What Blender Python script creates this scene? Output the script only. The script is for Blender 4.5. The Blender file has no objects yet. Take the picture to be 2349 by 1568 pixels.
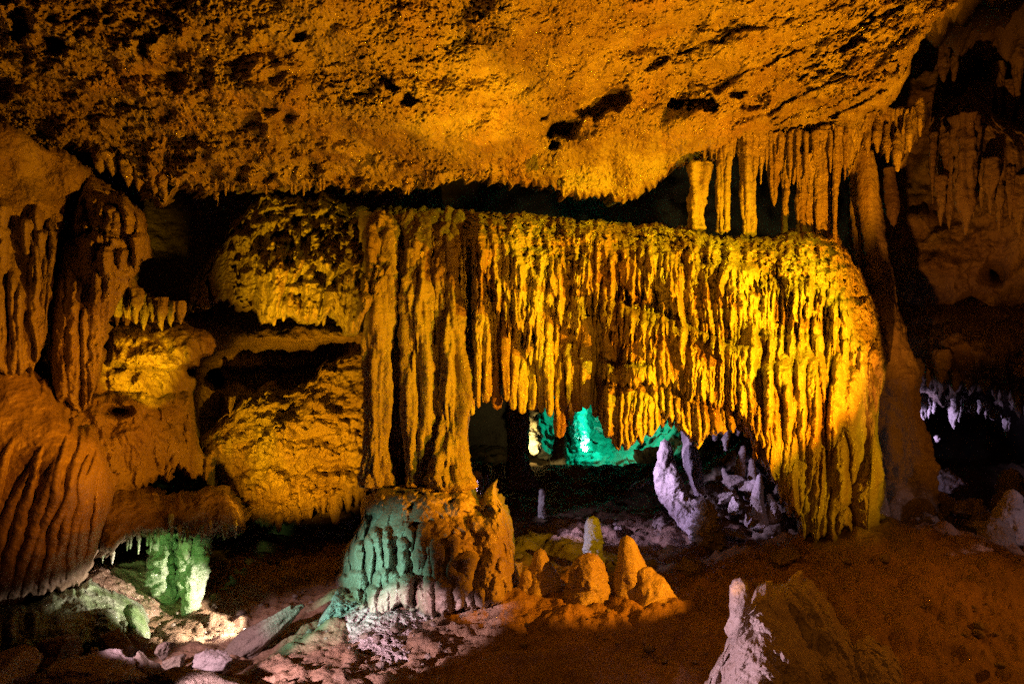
import bpy, math
import numpy as np
from mathutils import Vector

# ------------------------------------------------------------------ camera, world, lamps, exposure
sc = bpy.context.scene
S = 0.643 / 1174.5          # tangent per unit of the 2349 x 1568 measuring grid
CZ = 2.2                    # eye height
def P(px, py, d):
    """a measured direction at a real distance d (metres) -> world position"""
    return ((px - 1174.5) * S * d, d, CZ + (784 - py) * S * d)

cd = bpy.data.cameras.new("camera"); cam = bpy.data.objects.new("camera", cd)
sc.collection.objects.link(cam); cam.location = (0, 0, CZ); cam.rotation_euler = (math.pi / 2, 0, 0)
cd.sensor_width = 36; cd.lens = 18 / 0.643; cd.clip_start = 0.05; cd.clip_end = 200
sc.camera = cam

w = bpy.data.worlds.new("World"); sc.world = w; w.use_nodes = True
bg = w.node_tree.nodes["Background"]
bg.inputs[0].default_value = (0.55, 0.22, 0.60, 1); bg.inputs[1].default_value = 0.006

sc.view_settings.view_transform = 'Standard'; sc.view_settings.look = 'None'
sc.view_settings.exposure = 0; sc.view_settings.gamma = 1
sc.cycles.use_denoising = False; sc.cycles.use_adaptive_sampling = False
sc.cycles.max_bounces = 4; sc.cycles.diffuse_bounces = 2; sc.cycles.glossy_bounces = 2
sc.cycles.sample_clamp_indirect = 0.8; sc.cycles.caustics_reflective = False

def lamp(name, pos, target, col, power, angle=60, blend=0.4, radius=0.03):
    """a bare spotlight: show-cave lamps inferred from the lit rock, plus added fills"""
    ld = bpy.data.lights.new(name, 'SPOT'); o = bpy.data.objects.new(name, ld)
    sc.collection.objects.link(o); o.location = pos
    o.rotation_euler = (Vector(target) - Vector(pos)).to_track_quat('-Z', 'Y').to_euler()
    ld.color = col; ld.energy = power; ld.spot_size = math.radians(angle); ld.spot_blend = blend
    ld.shadow_soft_size = radius
    return o

ORANGE = (1.0, 0.27, 0.006); AMBER = (1.0, 0.34, 0.006); YELLOW = (1.0, 0.52, 0.006)
PINK = (1.0, 0.62, 0.72); LILAC = (0.66, 0.52, 1.0); TEAL = (0.10, 1.0, 0.62); LIME = (0.45, 1.0, 0.25)
lamp("spot_main", (3.3, 3.95, 0.9), (3.3 - 4.0, 3.95 + 3.0, 0.9 + 4.9), (1.0, 0.33, 0.003), 2250, 96, 0.15, 0.05)
lamp("fill_mid", (3.4, 4.7, 1.5), P(1250, 1285, 6.7), (1.0, 0.31, 0.006), 1300, 24, 0.5, 0.04)  # added second orange spot, shares the main lamp's work on mound and stalagmites
lamp("fill_left", (0.8, 3.5, 1.3), P(170, 980, 6.1), ORANGE, 760, 28, 0.9, 0.04)  # added orange spot that brightens the flowstone fan
lamp("spot_ceiling", (1.1, 4.0, 0.35), P(1200, 170, 6.2), (1.0, 0.38, 0.003), 560, 80, 0.9, 0.04)
lamp("fill_ceiling_glow", (0.0, 4.9, 0.25), P(1060, 245, 6.4), (1.0, 0.44, 0.004), 1500, 18, 1.0, 0.03)  # extra narrow spot added for the bright ceiling patch
lamp("spot_curtain", (4.0, 3.3, 3.4), P(1480, 735, 7.1), (1.0, 0.62, 0.004), 2900, 45, 1.0, 0.04)
lamp("fill_feet", (3.9, 4.4, 1.3), P(1885, 1010, 6.9), (1.0, 0.50, 0.004), 330, 40, 0.9, 0.04)  # added so the curtain's lower right end is not dark
lamp("fill_floor", (0.3, 1.5, 3.1), (1.7, 5.2, 0.3), (1.0, 0.30, 0.01), 110, 66, 1.0, 0.05)  # warm fill from the camera side, added for the foreground floor
lamp("fill_column", (4.7, 5.2, 1.5), P(2060, 930, 8.0), (1.0, 0.30, 0.008), 70, 44, 0.9, 0.04)  # added lamp to bring up the leaning column
lamp("fill_bulge", (-1.9, 5.9, 0.6), P(700, 985, 8.5), (1.0, 0.40, 0.004), 850, 46, 0.8, 0.03)  # added amber spot for the bulging shelf, no fixture there
lamp("fill_rocks", (-2.9, 4.5, 0.8), P(540, 1480, 6.0), PINK, 260, 30, 0.6, 0.03)  # added pink spot, lifts the dark boulders at lower left
lamp("fill_hill", (4.7, 5.0, 1.15), (2.0, 5.7, 0.3), (1.0, 0.28, 0.01), 60, 76, 0.9, 0.05)  # added dim fill that keeps the right-hand floor visible
lamp("spot_drapery", (-1.9, 4.6, 0.7), P(700, 640, 7.7), (1.0, 0.50, 0.004), 1500, 30, 1.0, 0.03)
lamp("spot_left_ledge", P(440, 930, 6.9), P(300, 805, 7.7), (1.0, 0.52, 0.004), 170, 54, 0.8, 0.03)
lamp("spot_pink", (-2.6, 3.3, 0.75), P(770, 1550, 5.4), PINK, 1150, 23, 0.3, 0.03)
lamp("spot_pink_right", (-2.6, 3.2, 0.7), P(1650, 1480, 4.6), PINK, 1300, 14, 0.25, 0.03)
lamp("spot_teal", (-2.9, 4.3, 0.55), P(850, 1340, 6.4), (0.38, 1.0, 0.76), 620, 26, 0.9, 0.03)
lamp("spot_lilac", (-0.9, 8.3, 0.55), P(1600, 1130, 9.2), (0.70, 0.52, 1.0), 480, 36, 0.3, 0.03)
lamp("fill_lilac_near", (0.22, 7.45, 0.30), P(1362, 1225, 7.6), (0.7, 0.7, 1.0), 14, 50, 0.4, 0.03)  # added spot for the pale stalagmite behind the stump
lamp("fill_lilac_far", (-0.4, 9.0, 0.6), P(1243, 1140, 9.6), (0.75, 0.65, 1.0), 26, 34, 0.4, 0.03)  # small added spot for the lone white stalagmite
lamp("fill_lilac_high", (0.5, 8.5, 1.35), P(1705, 1125, 9.3), (0.8, 0.6, 1.0), 230, 34, 0.5, 0.03)  # second lilac spot, added above the ridge to reach the rubble
lamp("spot_pool", P(640, 1400, 6.3), P(230, 1410, 6.6), (1.0, 0.80, 0.64), 250, 58, 0.6, 0.03)
lamp("spot_pool_lime", P(300, 1460, 5.3), P(390, 1300, 6.9), LIME, 60, 34, 0.5, 0.03)
lamp("spot_green", P(1410, 925, 14.0), P(1395, 1010, 15.8), (0.004, 0.9, 0.5), 200, 150, 0.4, 0.03)
lamp("spot_green_core", P(1345, 1035, 14.6), P(1330, 950, 15.4), (0.35, 1.0, 0.75), 60, 70, 0.6, 0.03)
lamp("spot_glow", P(1200, 1035, 12.8), P(1228, 1010, 13.2), (1.0, 0.80, 0.25), 60, 110, 0.6, 0.02)
lamp("spot_far_right", P(2000, 1010, 10.4), P(2200, 960, 10.9), (0.72, 0.55, 1.0), 120, 60, 0.6, 0.03)
lamp("spot_right_cone", (5.6, 4.6, 1.6), P(2330, 1190, 6.6), PINK, 70, 20, 0.5, 0.03)
lamp("spot_right_wall", (2.2, 5.0, 0.6), P(2250, 420, 9.0), (1.0, 0.30, 0.02), 560, 34, 0.9, 0.04)

# ------------------------------------------------------------------ noise
rs = np.random.RandomState(11)
PERM = rs.permutation(256).astype(np.int32); PERM = np.concatenate([PERM, PERM])
G = rs.normal(size=(256, 3)).astype(np.float32); G /= np.linalg.norm(G, axis=1)[:, None]
def pn(p):
    i = np.floor(p).astype(np.int32); f = (p - i).astype(np.float32); i &= 255
    u = f * f * f * (f * (f * 6 - 15) + 10)
    out = 0
    for a in (0, 1):
        wx = u[..., 0] if a else 1 - u[..., 0]; ha = PERM[(i[..., 0] + a) & 255]
        for b in (0, 1):
            wy = u[..., 1] if b else 1 - u[..., 1]; hb = PERM[(ha + i[..., 1] + b) & 255]
            for c in (0, 1):
                wz = u[..., 2] if c else 1 - u[..., 2]
                g = G[PERM[(hb + i[..., 2] + c) & 255]]
                out = out + wx * wy * wz * (g[..., 0] * (f[..., 0] - a) + g[..., 1] * (f[..., 1] - b) + g[..., 2] * (f[..., 2] - c))
    return out * 1.5
def fbm(p, f=1.0, n=4, gain=0.5, st=(1, 1, 1), off=0.0):
    q = p * (np.array(st, np.float32) * f) + off; a = 1.0; o = 0
    for k in range(n):
        o = o + a * pn(q); q = q * 2.03 + 17.3; a *= gain
    return o
def rid(p, f=1.0, n=3, gain=0.5, st=(1, 1, 1), off=0.0):
    q = p * (np.array(st, np.float32) * f) + off; a = 1.0; o = 0
    for k in range(n):
        o = o + a * (1 - np.abs(pn(q)) * 2.2); q = q * 2.1 + 9.1; a *= gain
    return o
def ss(a, b, x):
    t = np.clip((x - a) / (b - a), 0, 1); return t * t * (3 - 2 * t)
def n1(x, seed=0.0):
    x = np.asarray(x, np.float32); return pn(np.stack([x, x * 0 + 3.7 + seed, x * 0 + 8.1 + seed * 1.7], -1))
def tps(ctrl):
    c = np.array(ctrl, float); X = c[:, :2] / 1000; n = len(X)
    def K(r2): return 0.5 * r2 * np.log(r2 + 1e-9)
    d2 = ((X[:, None] - X[None]) ** 2).sum(-1)
    A = np.zeros((n + 3, n + 3)); A[:n, :n] = K(d2) + 1e-4 * np.eye(n)
    A[:n, n] = 1; A[:n, n + 1:] = X; A[n, :n] = 1; A[n + 1:, :n] = X.T
    s = np.linalg.solve(A, np.concatenate([c[:, 2], [0, 0, 0]]))
    def f(px, py):
        o = s[n] + s[n + 1] * px / 1000 + s[n + 2] * py / 1000
        for k in range(n):
            o = o + s[k] * K((px / 1000 - X[k, 0]) ** 2 + (py / 1000 - X[k, 1]) ** 2)
        return o
    return f

# ------------------------------------------------------------------ mesh helpers
def grid_faces(nu, nv, wrap=False, base=0):
    u = np.arange(nu if wrap else nu - 1); v = np.arange(nv - 1)
    U, V = np.meshgrid(u, v, indexing='ij'); U2 = (U + 1) % nu
    return (np.stack([U * nv + V, U2 * nv + V, U2 * nv + V + 1, U * nv + V + 1], -1).reshape(-1, 4) + base)
def put(name, parts, mat, parent=None, label=None, cat=None, group=None, kind=None, flip=False):
    V = np.concatenate([p[0] for p in parts]).astype(np.float32)
    F = []; b = 0
    for v, f in parts:
        F.append(f + b); b += len(v)
    F = np.concatenate(F).astype(np.int32)
    base = np.array([V[:, 0].mean(), V[:, 1].mean(), V[:, 2].min()], np.float32)
    pb = np.array(parent['base']) if parent is not None and 'base' in parent else np.zeros(3)
    me = bpy.data.meshes.new(name)
    me.vertices.add(len(V)); me.vertices.foreach_set('co', (V - base).ravel())
    me.loops.add(F.size); me.loops.foreach_set('vertex_index', F.ravel())
    me.polygons.add(len(F)); me.polygons.foreach_set('loop_start', np.arange(0, F.size, 4, dtype=np.int32))
    me.polygons.foreach_set('loop_total', np.full(len(F), 4, np.int32))
    me.update(calc_edges=True); me.validate()
    me.polygons.foreach_set('use_smooth', np.ones(len(me.polygons), bool))
    me.materials.append(mat)
    o = bpy.data.objects.new(name, me); sc.collection.objects.link(o)
    o.location = base - pb
    o['base'] = [float(x) for x in base]
    if parent is not None: o.parent = parent
    if label: o['label'] = label
    if cat: o['category'] = cat
    if group: o['group'] = group
    o['kind'] = kind or 'thing'
    if parent is not None and not kind: del o['kind']
    MADE.append(o)
    return o
MADE = []

def poly(pts, x, jag=0, jf=0.02, seed=0.0, jag2=0, jf2=0.08):
    a = np.array(pts, float); y = np.interp(x, a[:, 0], a[:, 1])
    if jag: y = y + jag * n1(x * jf, seed) * 2
    if jag2: y = y + jag2 * n1(x * jf2, seed + 5) * 2
    return y

def tube_list(n, x0, x1, y0, y1, r=(8, 16), ln=(80, 250), seed=1, lean=0, clip=None):
    q = np.random.RandomState(seed); L = []
    for k in range(n):
        x = q.uniform(x0, x1); a = y0(x) if callable(y0) else y0; b = y1(x) if callable(y1) else y1
        l = q.uniform(*ln); rr = q.uniform(*r) * (0.7 + 0.6 * min(1, l / ln[1]))
        s = q.uniform(a, max(a + 1, b - l * 0.4)); L.append((x, s, min(s + l, b + 30), rr, q.uniform(0, 99), lean))
    return L
def tubes_h(PX, PY, xs, L, D, wig=3.0, lean_f=None, ztop=0.12):
    H = np.zeros(PX.shape, np.float32)
    for (x, y0, y1, r, sd, lean) in L:
        ext = r * 1.3 + wig * 2 + abs(lean) * 1.0
        i0, i1 = np.searchsorted(xs, [x - ext, x + ext])
        if i1 - i0 < 2: continue
        px = PX[i0:i1]; py = PY[i0:i1]
        t = (py - y0) / max(y1 - y0, 1)
        m = (t > 0) & (t < 1); tt = np.clip(t, 0, 1)
        cx = x + lean * (tt - 0.5) * 1.6 + wig * n1(py * 0.012 + sd, 2.0) * 2 + 1.2 * n1(py * 0.06 + sd, 4.0)
        rr = r * np.minimum(1, np.sqrt(tt / ztop)) * (1 - 0.45 * tt) * (1 + 0.10 * n1(py * 0.035 + sd * 3, 1.0) * 2)
        q = 1 - ((px - cx) / np.maximum(rr, 0.5)) ** 2
        endt = np.sqrt(np.clip((1 - tt) * 2.2, 0, 1))
        h = np.where(m, np.sqrt(np.clip(q, 0, 1)) * rr * S * D[i0:i1] * endt * 1.8, 0)
        H[i0:i1] = np.maximum(H[i0:i1], h)
    return H

def sheet(x0, x1, top, bot, ctrl, h=None, step=2.4, w=(30, 30, 30, 30), R=(0.2, 0.2, 0.2, 0.2), thick=0.5, shrink=0.4,
          jt=(4, 3), jb=(6, 5), seed=0.0, warp=0.012, wf=4.0):
    """a rock face: outline measured from the photo, its own distance field, relief and thickness"""
    xs = np.arange(x0, x1 + step, step)
    yt = poly(top, xs, jt[0], 0.02, seed, jt[1], 0.09); yb = poly(bot, xs, jb[0], 0.02, seed + 9, jb[1], 0.09)
    yb = np.maximum(yb, yt + 1)
    nv = int(min(900, max(8, (yb - yt).max() / step)))
    v = np.linspace(0, 1, nv)
    PX = np.repeat(xs[:, None], nv, 1); PY = yt[:, None] + (yb - yt)[:, None] * v[None]
    PX = PX + 3 * n1(PY * 0.03, seed)      # uneven side edges
    D = tps(ctrl)(PX, PY)
    def rnd(e, wd): return 1 - np.sqrt(np.clip(1 - (1 - np.clip(e / wd, 0, 1)) ** 2, 0, 1))
    for e, wd, r in ((PY - yt[:, None], w[0], R[0]), (yb[:, None] - PY, w[1], R[1]), (PX - x0, w[2], R[2]), (x1 - PX, w[3], R[3])):
        if wd > 0 and r: D = D + r * rnd(e, wd)
    pts = np.stack(P(PX, PY, D), -1).astype(np.float32)
    if h is not None:
        D = D - h(PX, PY, xs, D, pts)
        pts = np.stack(P(PX, PY, D), -1).astype(np.float32)
    if warp:
        for k, o in ((0, 31.0), (2, 57.0)):
            pts[..., k] += warp * fbm(pts, wf, 2, off=o)
    K = 8; pts = np.pad(pts, ((K, K), (K, K), (0, 0)), 'edge')
    iu = np.arange(pts.shape[0]); iv = np.arange(pts.shape[1])
    ku = np.maximum(np.maximum(K - iu, iu - (pts.shape[0] - 1 - K)), 0); kv = np.maximum(np.maximum(K - iv, iv - (pts.shape[1] - 1 - K)), 0)
    kk = np.maximum(ku[:, None], kv[None]) / K
    c = pts.reshape(-1, 3).mean(0); cam0 = np.array([0, 0, CZ])
    f = kk[..., None]
    rough_ = 0.06 * thick * fbm(pts + 3.0 * f.astype(np.float32), 5, 3, off=seed + 77)[..., None] * (f > 0)
    pts = cam0 + (pts - cam0) * (1 + f * thick / np.maximum(pts[..., 1:2], 1)) - (pts - c) * (f ** 2) * 0.06 * shrink + rough_
    nu, nv2 = pts.shape[:2]
    return pts.reshape(-1, 3), grid_faces(nu, nv2)[:, ::-1]

def spike(path, na=22, nl=60, rough=0.12, flute=0.18, ff=9.0, seed=0.0, bumps=0.0, tip=0.25, head=0.03):
    """stalactite, stalagmite or column: path of (px, py, distance, radius px), closed at both ends"""
    a = np.array(path, float); X, Y, Z = P(a[:, 0], a[:, 1], a[:, 2]); r = a[:, 3] * S * a[:, 2]
    C = np.stack([X, Y, Z], -1); seg = np.r_[0, np.cumsum(np.linalg.norm(np.diff(C, axis=0), axis=1))]
    t = np.linspace(0, seg[-1], nl)
    def sm(v):
        o = np.interp(t, seg, v); k = max(1, nl // 14)
        return np.convolve(np.pad(o, k, 'edge'), np.ones(2 * k + 1) / (2 * k + 1), 'valid')
    c = np.stack([sm(C[:, i]) for i in range(3)], -1); rr = sm(r)
    c[0], c[-1] = C[0], C[-1]
    T = np.gradient(c, axis=0); T /= np.linalg.norm(T, axis=1)[:, None] + 1e-9
    ref = np.where(np.abs(T[:, 1:2]) > 0.9, np.array([[1.0, 0, 0]]), np.array([[0, 1.0, 0]]))
    A = np.cross(T, ref); A /= np.linalg.norm(A, axis=1)[:, None]; B = np.cross(T, A)
    th = np.linspace(0, 2 * np.pi, na, endpoint=False)
    u = np.linspace(0, 1, nl); L = seg[-1]
    e1 = np.clip(u * L / max(head, 1e-3), 0, 1); e2 = np.clip((1 - u) * L / max(tip * rr.max() * 2, 1e-3), 0, 1)
    prof = np.sqrt(np.clip(1 - (1 - e1) ** 2, 0, 1)) * np.sqrt(np.clip(1 - (1 - e2) ** 2, 0, 1))
    dirn = np.cos(th)[:, None, None] * A[None] + np.sin(th)[:, None, None] * B[None]
    base = c[None] + dirn * rr[None, :, None]
    n = 1 + rough * fbm(base.astype(np.float32), 2.2 / max(rr.max(), 0.03) * 0.35, 4, 0.55, off=seed) * 1.6
    n = n + flute * fbm(base.astype(np.float32), ff, 3, 0.55, st=(1, 1, 0.12), off=seed + 5)
    if bumps: n = n + bumps * np.clip(fbm(base.astype(np.float32), 14, 3, 0.6, off=seed + 9), -0.2, 1)
    pts = c[None] + dirn * (rr[None] * prof[None] * np.maximum(n, 0.2))[..., None]
    return pts.reshape(-1, 3), grid_faces(na, nl, True)

def rock(px, py, d, size, rot=(0, 0, 0), seed=1, n=56, facet=0.25, rough=0.10, cuts=16, sink=0.0):
    q = np.random.RandomState(seed); th = np.linspace(0, 2 * np.pi, n, endpoint=False); ph = np.linspace(0.001, np.pi - 0.001, n // 2 + 4)
    TH, PH = np.meshgrid(th, ph, indexing='ij')
    p = np.stack([np.sin(PH) * np.cos(TH), np.sin(PH) * np.sin(TH), np.cos(PH)], -1)
    for k in range(cuts):
        nn = q.normal(size=3); nn /= np.linalg.norm(nn); o = q.uniform(0.38, 0.78)
        dd = (p @ nn) - o; p = p - np.clip(dd, 0, None)[..., None] * nn * 0.92
    p = (p * (1 + rough * fbm(p.astype(np.float32), 2.2, 5, 0.55, off=seed * 3.1))[..., None]) * np.array(size) / 1.0
    from mathutils import Euler
    M = np.array(Euler([math.radians(v) for v in rot]).to_matrix())
    p = p @ M.T + np.array(P(px, py, d))
    p[..., 2] -= sink
    return p.reshape(-1, 3), grid_faces(n, len(ph), True)[:, ::-1]

# ------------------------------------------------------------------ materials
def rockmat(name, c1, c2, c3, scale=3.0, rough=0.55, bump=0.012, spec=0.5, pit=0.5, streak=False, wet=0.0):
    m = bpy.data.materials.new(name); m.use_nodes = True; nt = m.node_tree; N = nt.nodes; L = nt.links
    c1, c2, c3 = (tuple(v * 0.62 for v in c) for c in (c1, c2, c3))
    bs = N["Principled BSDF"]; geo = N.new("ShaderNodeNewGeometry")
    mp = N.new("ShaderNodeMapping"); mp.inputs['Scale'].default_value = (1, 1, 0.18 if streak else 1)
    L.new(geo.outputs['Position'], mp.inputs[0])
    def noise(sc_, det=6, ro=0.6, src=mp.outputs[0], dist=0.0):
        n = N.new("ShaderNodeTexNoise"); n.inputs['Scale'].default_value = sc_; n.inputs['Detail'].default_value = det
        n.inputs['Roughness'].default_value = ro; n.inputs['Distortion'].default_value = dist; L.new(src, n.inputs['Vector']); return n.outputs['Fac']
    def mix(a, b, f):
        x = N.new("ShaderNodeMix"); x.data_type = 'RGBA'; L.new(f, x.inputs[0])
        for s, v in ((6, a), (7, b)):
            if isinstance(v, tuple): x.inputs[s].default_value = (*v, 1)
            else: L.new(v, x.inputs[s])
        return x.outputs[2]
    def ramp(f, a, b):
        r = N.new("ShaderNodeMapRange"); r.inputs[1].default_value = a; r.inputs[2].default_value = b; L.new(f, r.inputs[0]); return r.outputs[0]
    col = mix(c1, c2, ramp(noise(scale, 5, 0.6, dist=0.4), 0.38, 0.62))
    col = mix(col, c3, ramp(noise(scale * 0.45, 4, 0.6, src=geo.outputs['Position']), 0.55, 0.72))
    fine = noise(scale * 14, 6, 0.7, src=geo.outputs['Position'])
    col = mix(col, tuple(v * 0.35 for v in c1), ramp(fine, 0.56, 0.80))
    L.new(col, bs.inputs['Base Color'])
    r = N.new("ShaderNodeMapRange"); r.inputs[1].default_value = 0.35; r.inputs[2].default_value = 0.65
    r.inputs[3].default_value = max(0.12, rough - 0.28); r.inputs[4].default_value = rough + 0.15
    L.new(noise(scale * 5, 4, 0.6, src=geo.outputs['Position']), r.inputs[0]); L.new(r.outputs[0], bs.inputs['Roughness'])
    bs.inputs['Specular IOR Level'].default_value = spec
    b1 = N.new("ShaderNodeBump"); b1.inputs['Distance'].default_value = bump * 1.8; b1.inputs['Strength'].default_value = 0.9
    L.new(noise(22, 8, 0.72, src=geo.outputs['Position']), b1.inputs['Height'])
    vo = N.new("ShaderNodeTexVoronoi"); vo.inputs['Scale'].default_value = 38; L.new(geo.outputs['Position'], vo.inputs['Vector'])
    b2 = N.new("ShaderNodeBump"); b2.inputs['Distance'].default_value = bump * pit; b2.inputs['Strength'].default_value = 0.7
    L.new(vo.outputs['Distance'], b2.inputs['Height']); L.new(b1.outputs[0], b2.inputs['Normal']); L.new(b2.outputs[0], bs.inputs['Normal'])
    return m
M_CEIL = rockmat("ceiling_limestone", (0.46, 0.40, 0.27), (0.28, 0.20, 0.13), (0.46, 0.31, 0.26), 2.6, 0.42, 0.010)
M_CURT = rockmat("flowstone", (0.54, 0.48, 0.34), (0.36, 0.22, 0.12), (0.40, 0.24, 0.14), 2.6, 0.34, 0.011, streak=True)
M_COL = rockmat("column_calcite", (0.46, 0.38, 0.27), (0.30, 0.21, 0.14), (0.38, 0.31, 0.22), 3.0, 0.5, 0.012, streak=True)
M_WALL = rockmat("wall_limestone", (0.42, 0.33, 0.23), (0.30, 0.21, 0.14), (0.38, 0.36, 0.20), 1.5, 0.6, 0.013)
M_SMOOTH = rockmat("smooth_flowstone", (0.46, 0.34, 0.24), (0.36, 0.25, 0.17), (0.42, 0.30, 0.20), 1.8, 0.5, 0.006, streak=True)
M_MOUND = rockmat("mound_calcite", (0.55, 0.46, 0.38), (0.42, 0.32, 0.24), (0.50, 0.44, 0.36), 3.0, 0.5, 0.008)
M_PALE = rockmat("pale_calcite", (0.62, 0.56, 0.54), (0.45, 0.38, 0.36), (0.56, 0.50, 0.48), 3.0, 0.6, 0.012)
M_GREEN = rockmat("algae_calcite", (0.30, 0.46, 0.22), (0.50, 0.58, 0.44), (0.22, 0.36, 0.12), 5.0, 0.4, 0.012)
M_PINKROCK = rockmat("wet_pink_rock", (0.52, 0.36, 0.28), (0.40, 0.25, 0.18), (0.52, 0.48, 0.30), 3.0, 0.28, 0.012)
M_BOULD = rockmat("boulder_rock", (0.36, 0.29, 0.23), (0.22, 0.17, 0.13), (0.34, 0.30, 0.20), 3.0, 0.65, 0.014)
M_FLOOR = rockmat("cave_floor_clay", (0.44, 0.28, 0.17), (0.28, 0.18, 0.11), (0.40, 0.31, 0.24), 1.6, 0.7, 0.012)
M_FAR = rockmat("far_limestone", (0.40, 0.33, 0.28), (0.28, 0.21, 0.17), (0.36, 0.30, 0.26), 1.2, 0.6, 0.02)
M_DRIP = rockmat("white_drip", (0.72, 0.76, 0.62), (0.55, 0.60, 0.42), (0.60, 0.66, 0.60), 6.0, 0.25, 0.006)

# ------------------------------------------------------------------ ceiling slab
cbot = [(-260, 420), (0, 400), (90, 360), (150, 330), (220, 335), (270, 345), (330, 420), (370, 470), (395, 440), (440, 425), (500, 440), (560, 425), (640, 440), (700, 430),
        (760, 434), (850, 424), (880, 430), (940, 446), (975, 428), (1060, 418), (1100, 414), (1200, 424), (1260, 430), (1330, 448), (1380, 440),
        (1430, 462), (1470, 455), (1500, 430), (1540, 400), (1580, 372), (1650, 335), (1700, 312), (1750, 318), (1830, 310), (1880, 300), (1960, 272),
        (2030, 258), (2050, 235), (2075, 180), (2100, 120), (2135, 65), (2200, 0), (2270, -120), (2330, -240)]
cctrl = [(-260, 400, 6.3), (0, 380, 6.5), (300, 400, 6.7), (700, 430, 7.1), (1200, 425, 7.3), (1450, 460, 7.3), (1600, 370, 7.3), (1850, 300, 7.3), (2040, 250, 7.0),
         (-260, -260, 4.4), (600, -260, 4.7), (1400, -260, 4.8), (2250, -260, 5.4), (0, 0, 5.0), (600, 0, 5.3), (1200, 0, 5.5), (1800, 0, 5.7), (2200, 0, 6.2),
         (300, 200, 5.9), (900, 230, 6.35), (1250, 330, 6.95), (1700, 200, 6.6), (2080, 120, 6.6), (1500, 120, 6.2), (520, 330, 6.55)]
def seg_d(px, py, pts):
    a = np.array(pts, float); o = np.full(px.shape, 1e9)
    for (x0, y0), (x1, y1) in zip(a[:-1], a[1:]):
        dx, dy = x1 - x0, y1 - y0; t = np.clip(((px - x0) * dx + (py - y0) * dy) / (dx * dx + dy * dy), 0, 1)
        o = np.minimum(o, np.hypot(px - x0 - t * dx, py - y0 - t * dy))
    return o
def h_ceil(px, py, xs, D, p):
    left = ss(1150, 250, px); right = ss(1250, 1700, px)
    q = p + 0.04 * np.stack([fbm(p, 2.5, 3, off=3.0), 0 * px, fbm(p, 2.5, 3, off=8.0)], -1).astype(np.float32)
    var = 0.35 + 1.1 * ss(-0.25, 0.35, fbm(p, 0.9, 2, off=90.0)); h = 0.27 * fbm(q, 1.1, 3, 0.55) + 0.035 * fbm(q, 3.5, 4, 0.55) * (0.5 + 0.6 * var) + 0.05 * left * fbm(q, 5, 3, 0.6, st=(1, 1, 0.5), off=88.0)
    # pitted cave popcorn
    pit = fbm(q, 11, 3, 0.6, off=4.0); h -= 0.040 * ss(0.28, 0.50, pit) * (0.6 + 0.4 * left) * var
    pit2 = fbm(q, 26, 2, 0.6, off=14.0); h -= 0.022 * ss(0.22, 0.42, pit2) * (0.4 + 0.8 * var)
    h += 0.008 * fbm(p, 34, 3, 0.7, off=1.0) * (0.6 + 0.5 * var) * (1 + 0.5 * left) - 0.008 * ss(0.15, 0.35, fbm(p, 62, 2, 0.6, off=19.0))
    # drips and hollows on the left, hanging down
    dr = fbm(q, 4.2, 5, 0.62, st=(1, 1, 0.4), off=21.0)
    h += left * (0.15 * np.clip(dr, -0.4, 0.45) - 0.06 * ss(0.30, 0.6, fbm(q, 3.2, 3, 0.55, st=(1, 1, 0.6), off=33.0)))
    low = ss(230, 420, py) * ss(1100, 700, px)
    h += low * 0.20 * np.clip(fbm(q, 6, 3, 0.55, st=(1, 1, 0.25), off=40.0), -0.5, 0.6)
    # oblique cracks and bedding on the right
    k = (px * 0.42 + py) * 0.004
    bed = pn(np.stack([k * 5 + fbm(q, 1.2, 2), px * 0.0016, p[..., 1] * 0.3], -1).astype(np.float32))
    h += right * 0.07 * bed
    jit = 34 * fbm(p, 4, 4, 0.6, off=70.0); cn = fbm(p, 3.5, 2, off=75.0)
    def crack(pts, wd, dep):
        return -dep * ss(wd, wd * 0.25, seg_d(px, py, pts) + jit) * ss(-0.35, 0.05, cn)
    h += crack([(1255, 300), (1300, 288), (1335, 262), (1375, 232), (1420, 212)], 26, 0.24)
    h += crack([(1270, 335), (1255, 300), (1290, 285)], 12, 0.2)
    h += crack([(862, 165), (885, 190), (925, 232)], 12, 0.22)
    h += crack([(700, 45), (690, 75)], 16, 0.2)
    h += crack([(1160, 0), (1175, 20), (1190, 60)], 14, 0.2)
    h += crack([(330, 100), (380, 70)], 20, 0.22); h += crack([(50, 55), (110, 60), (130, 110)], 34, 0.4)
    h += crack([(1560, 235), (1600, 225), (1640, 250)], 14, 0.2); h += crack([(1680, 210), (1720, 230), (1760, 215)], 12, 0.16)
    c2_ = 16 * fbm(p, 5, 3, 0.6, off=170.0)
    for pl_ in ([(1480, 150), (1600, 110), (1700, 60), (1830, 30)], [(1640, 195), (1800, 130), (1950, 60), (2060, 20)], [(1760, 255), (1900, 190), (2000, 140), (2090, 70)], [(1860, 290), (1980, 235), (2070, 150)], [(1640, 60), (1760, 20), (1850, -20)], [(1700, 300), (1800, 270), (1880, 215)]):
        h -= 0.10 * ss(9, 2, np.abs(seg_d(px, py, pl_) + c2_)) * ss(-0.3, 0.1, cn)
        h += 0.05 * ss(60, 5, seg_d(px, py, pl_) + c2_) * ss(-0.3, 0.1, cn)
    h += crack([(1830, 170), (1900, 120), (1980, 90)], 9, 0.14); h += crack([(1900, 250), (1980, 200), (2060, 150)], 8, 0.12)
    h += 0.24 * np.exp(-(((px + 70 * fbm(p, 3, 3, off=111.0) - 640) / 34) ** 2 + ((py - 250) / 75) ** 2)) + 0.22 * ss(0, 1, 1 - np.hypot((px - 1560) / 330, (py - 300) / 75))
    return h
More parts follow.
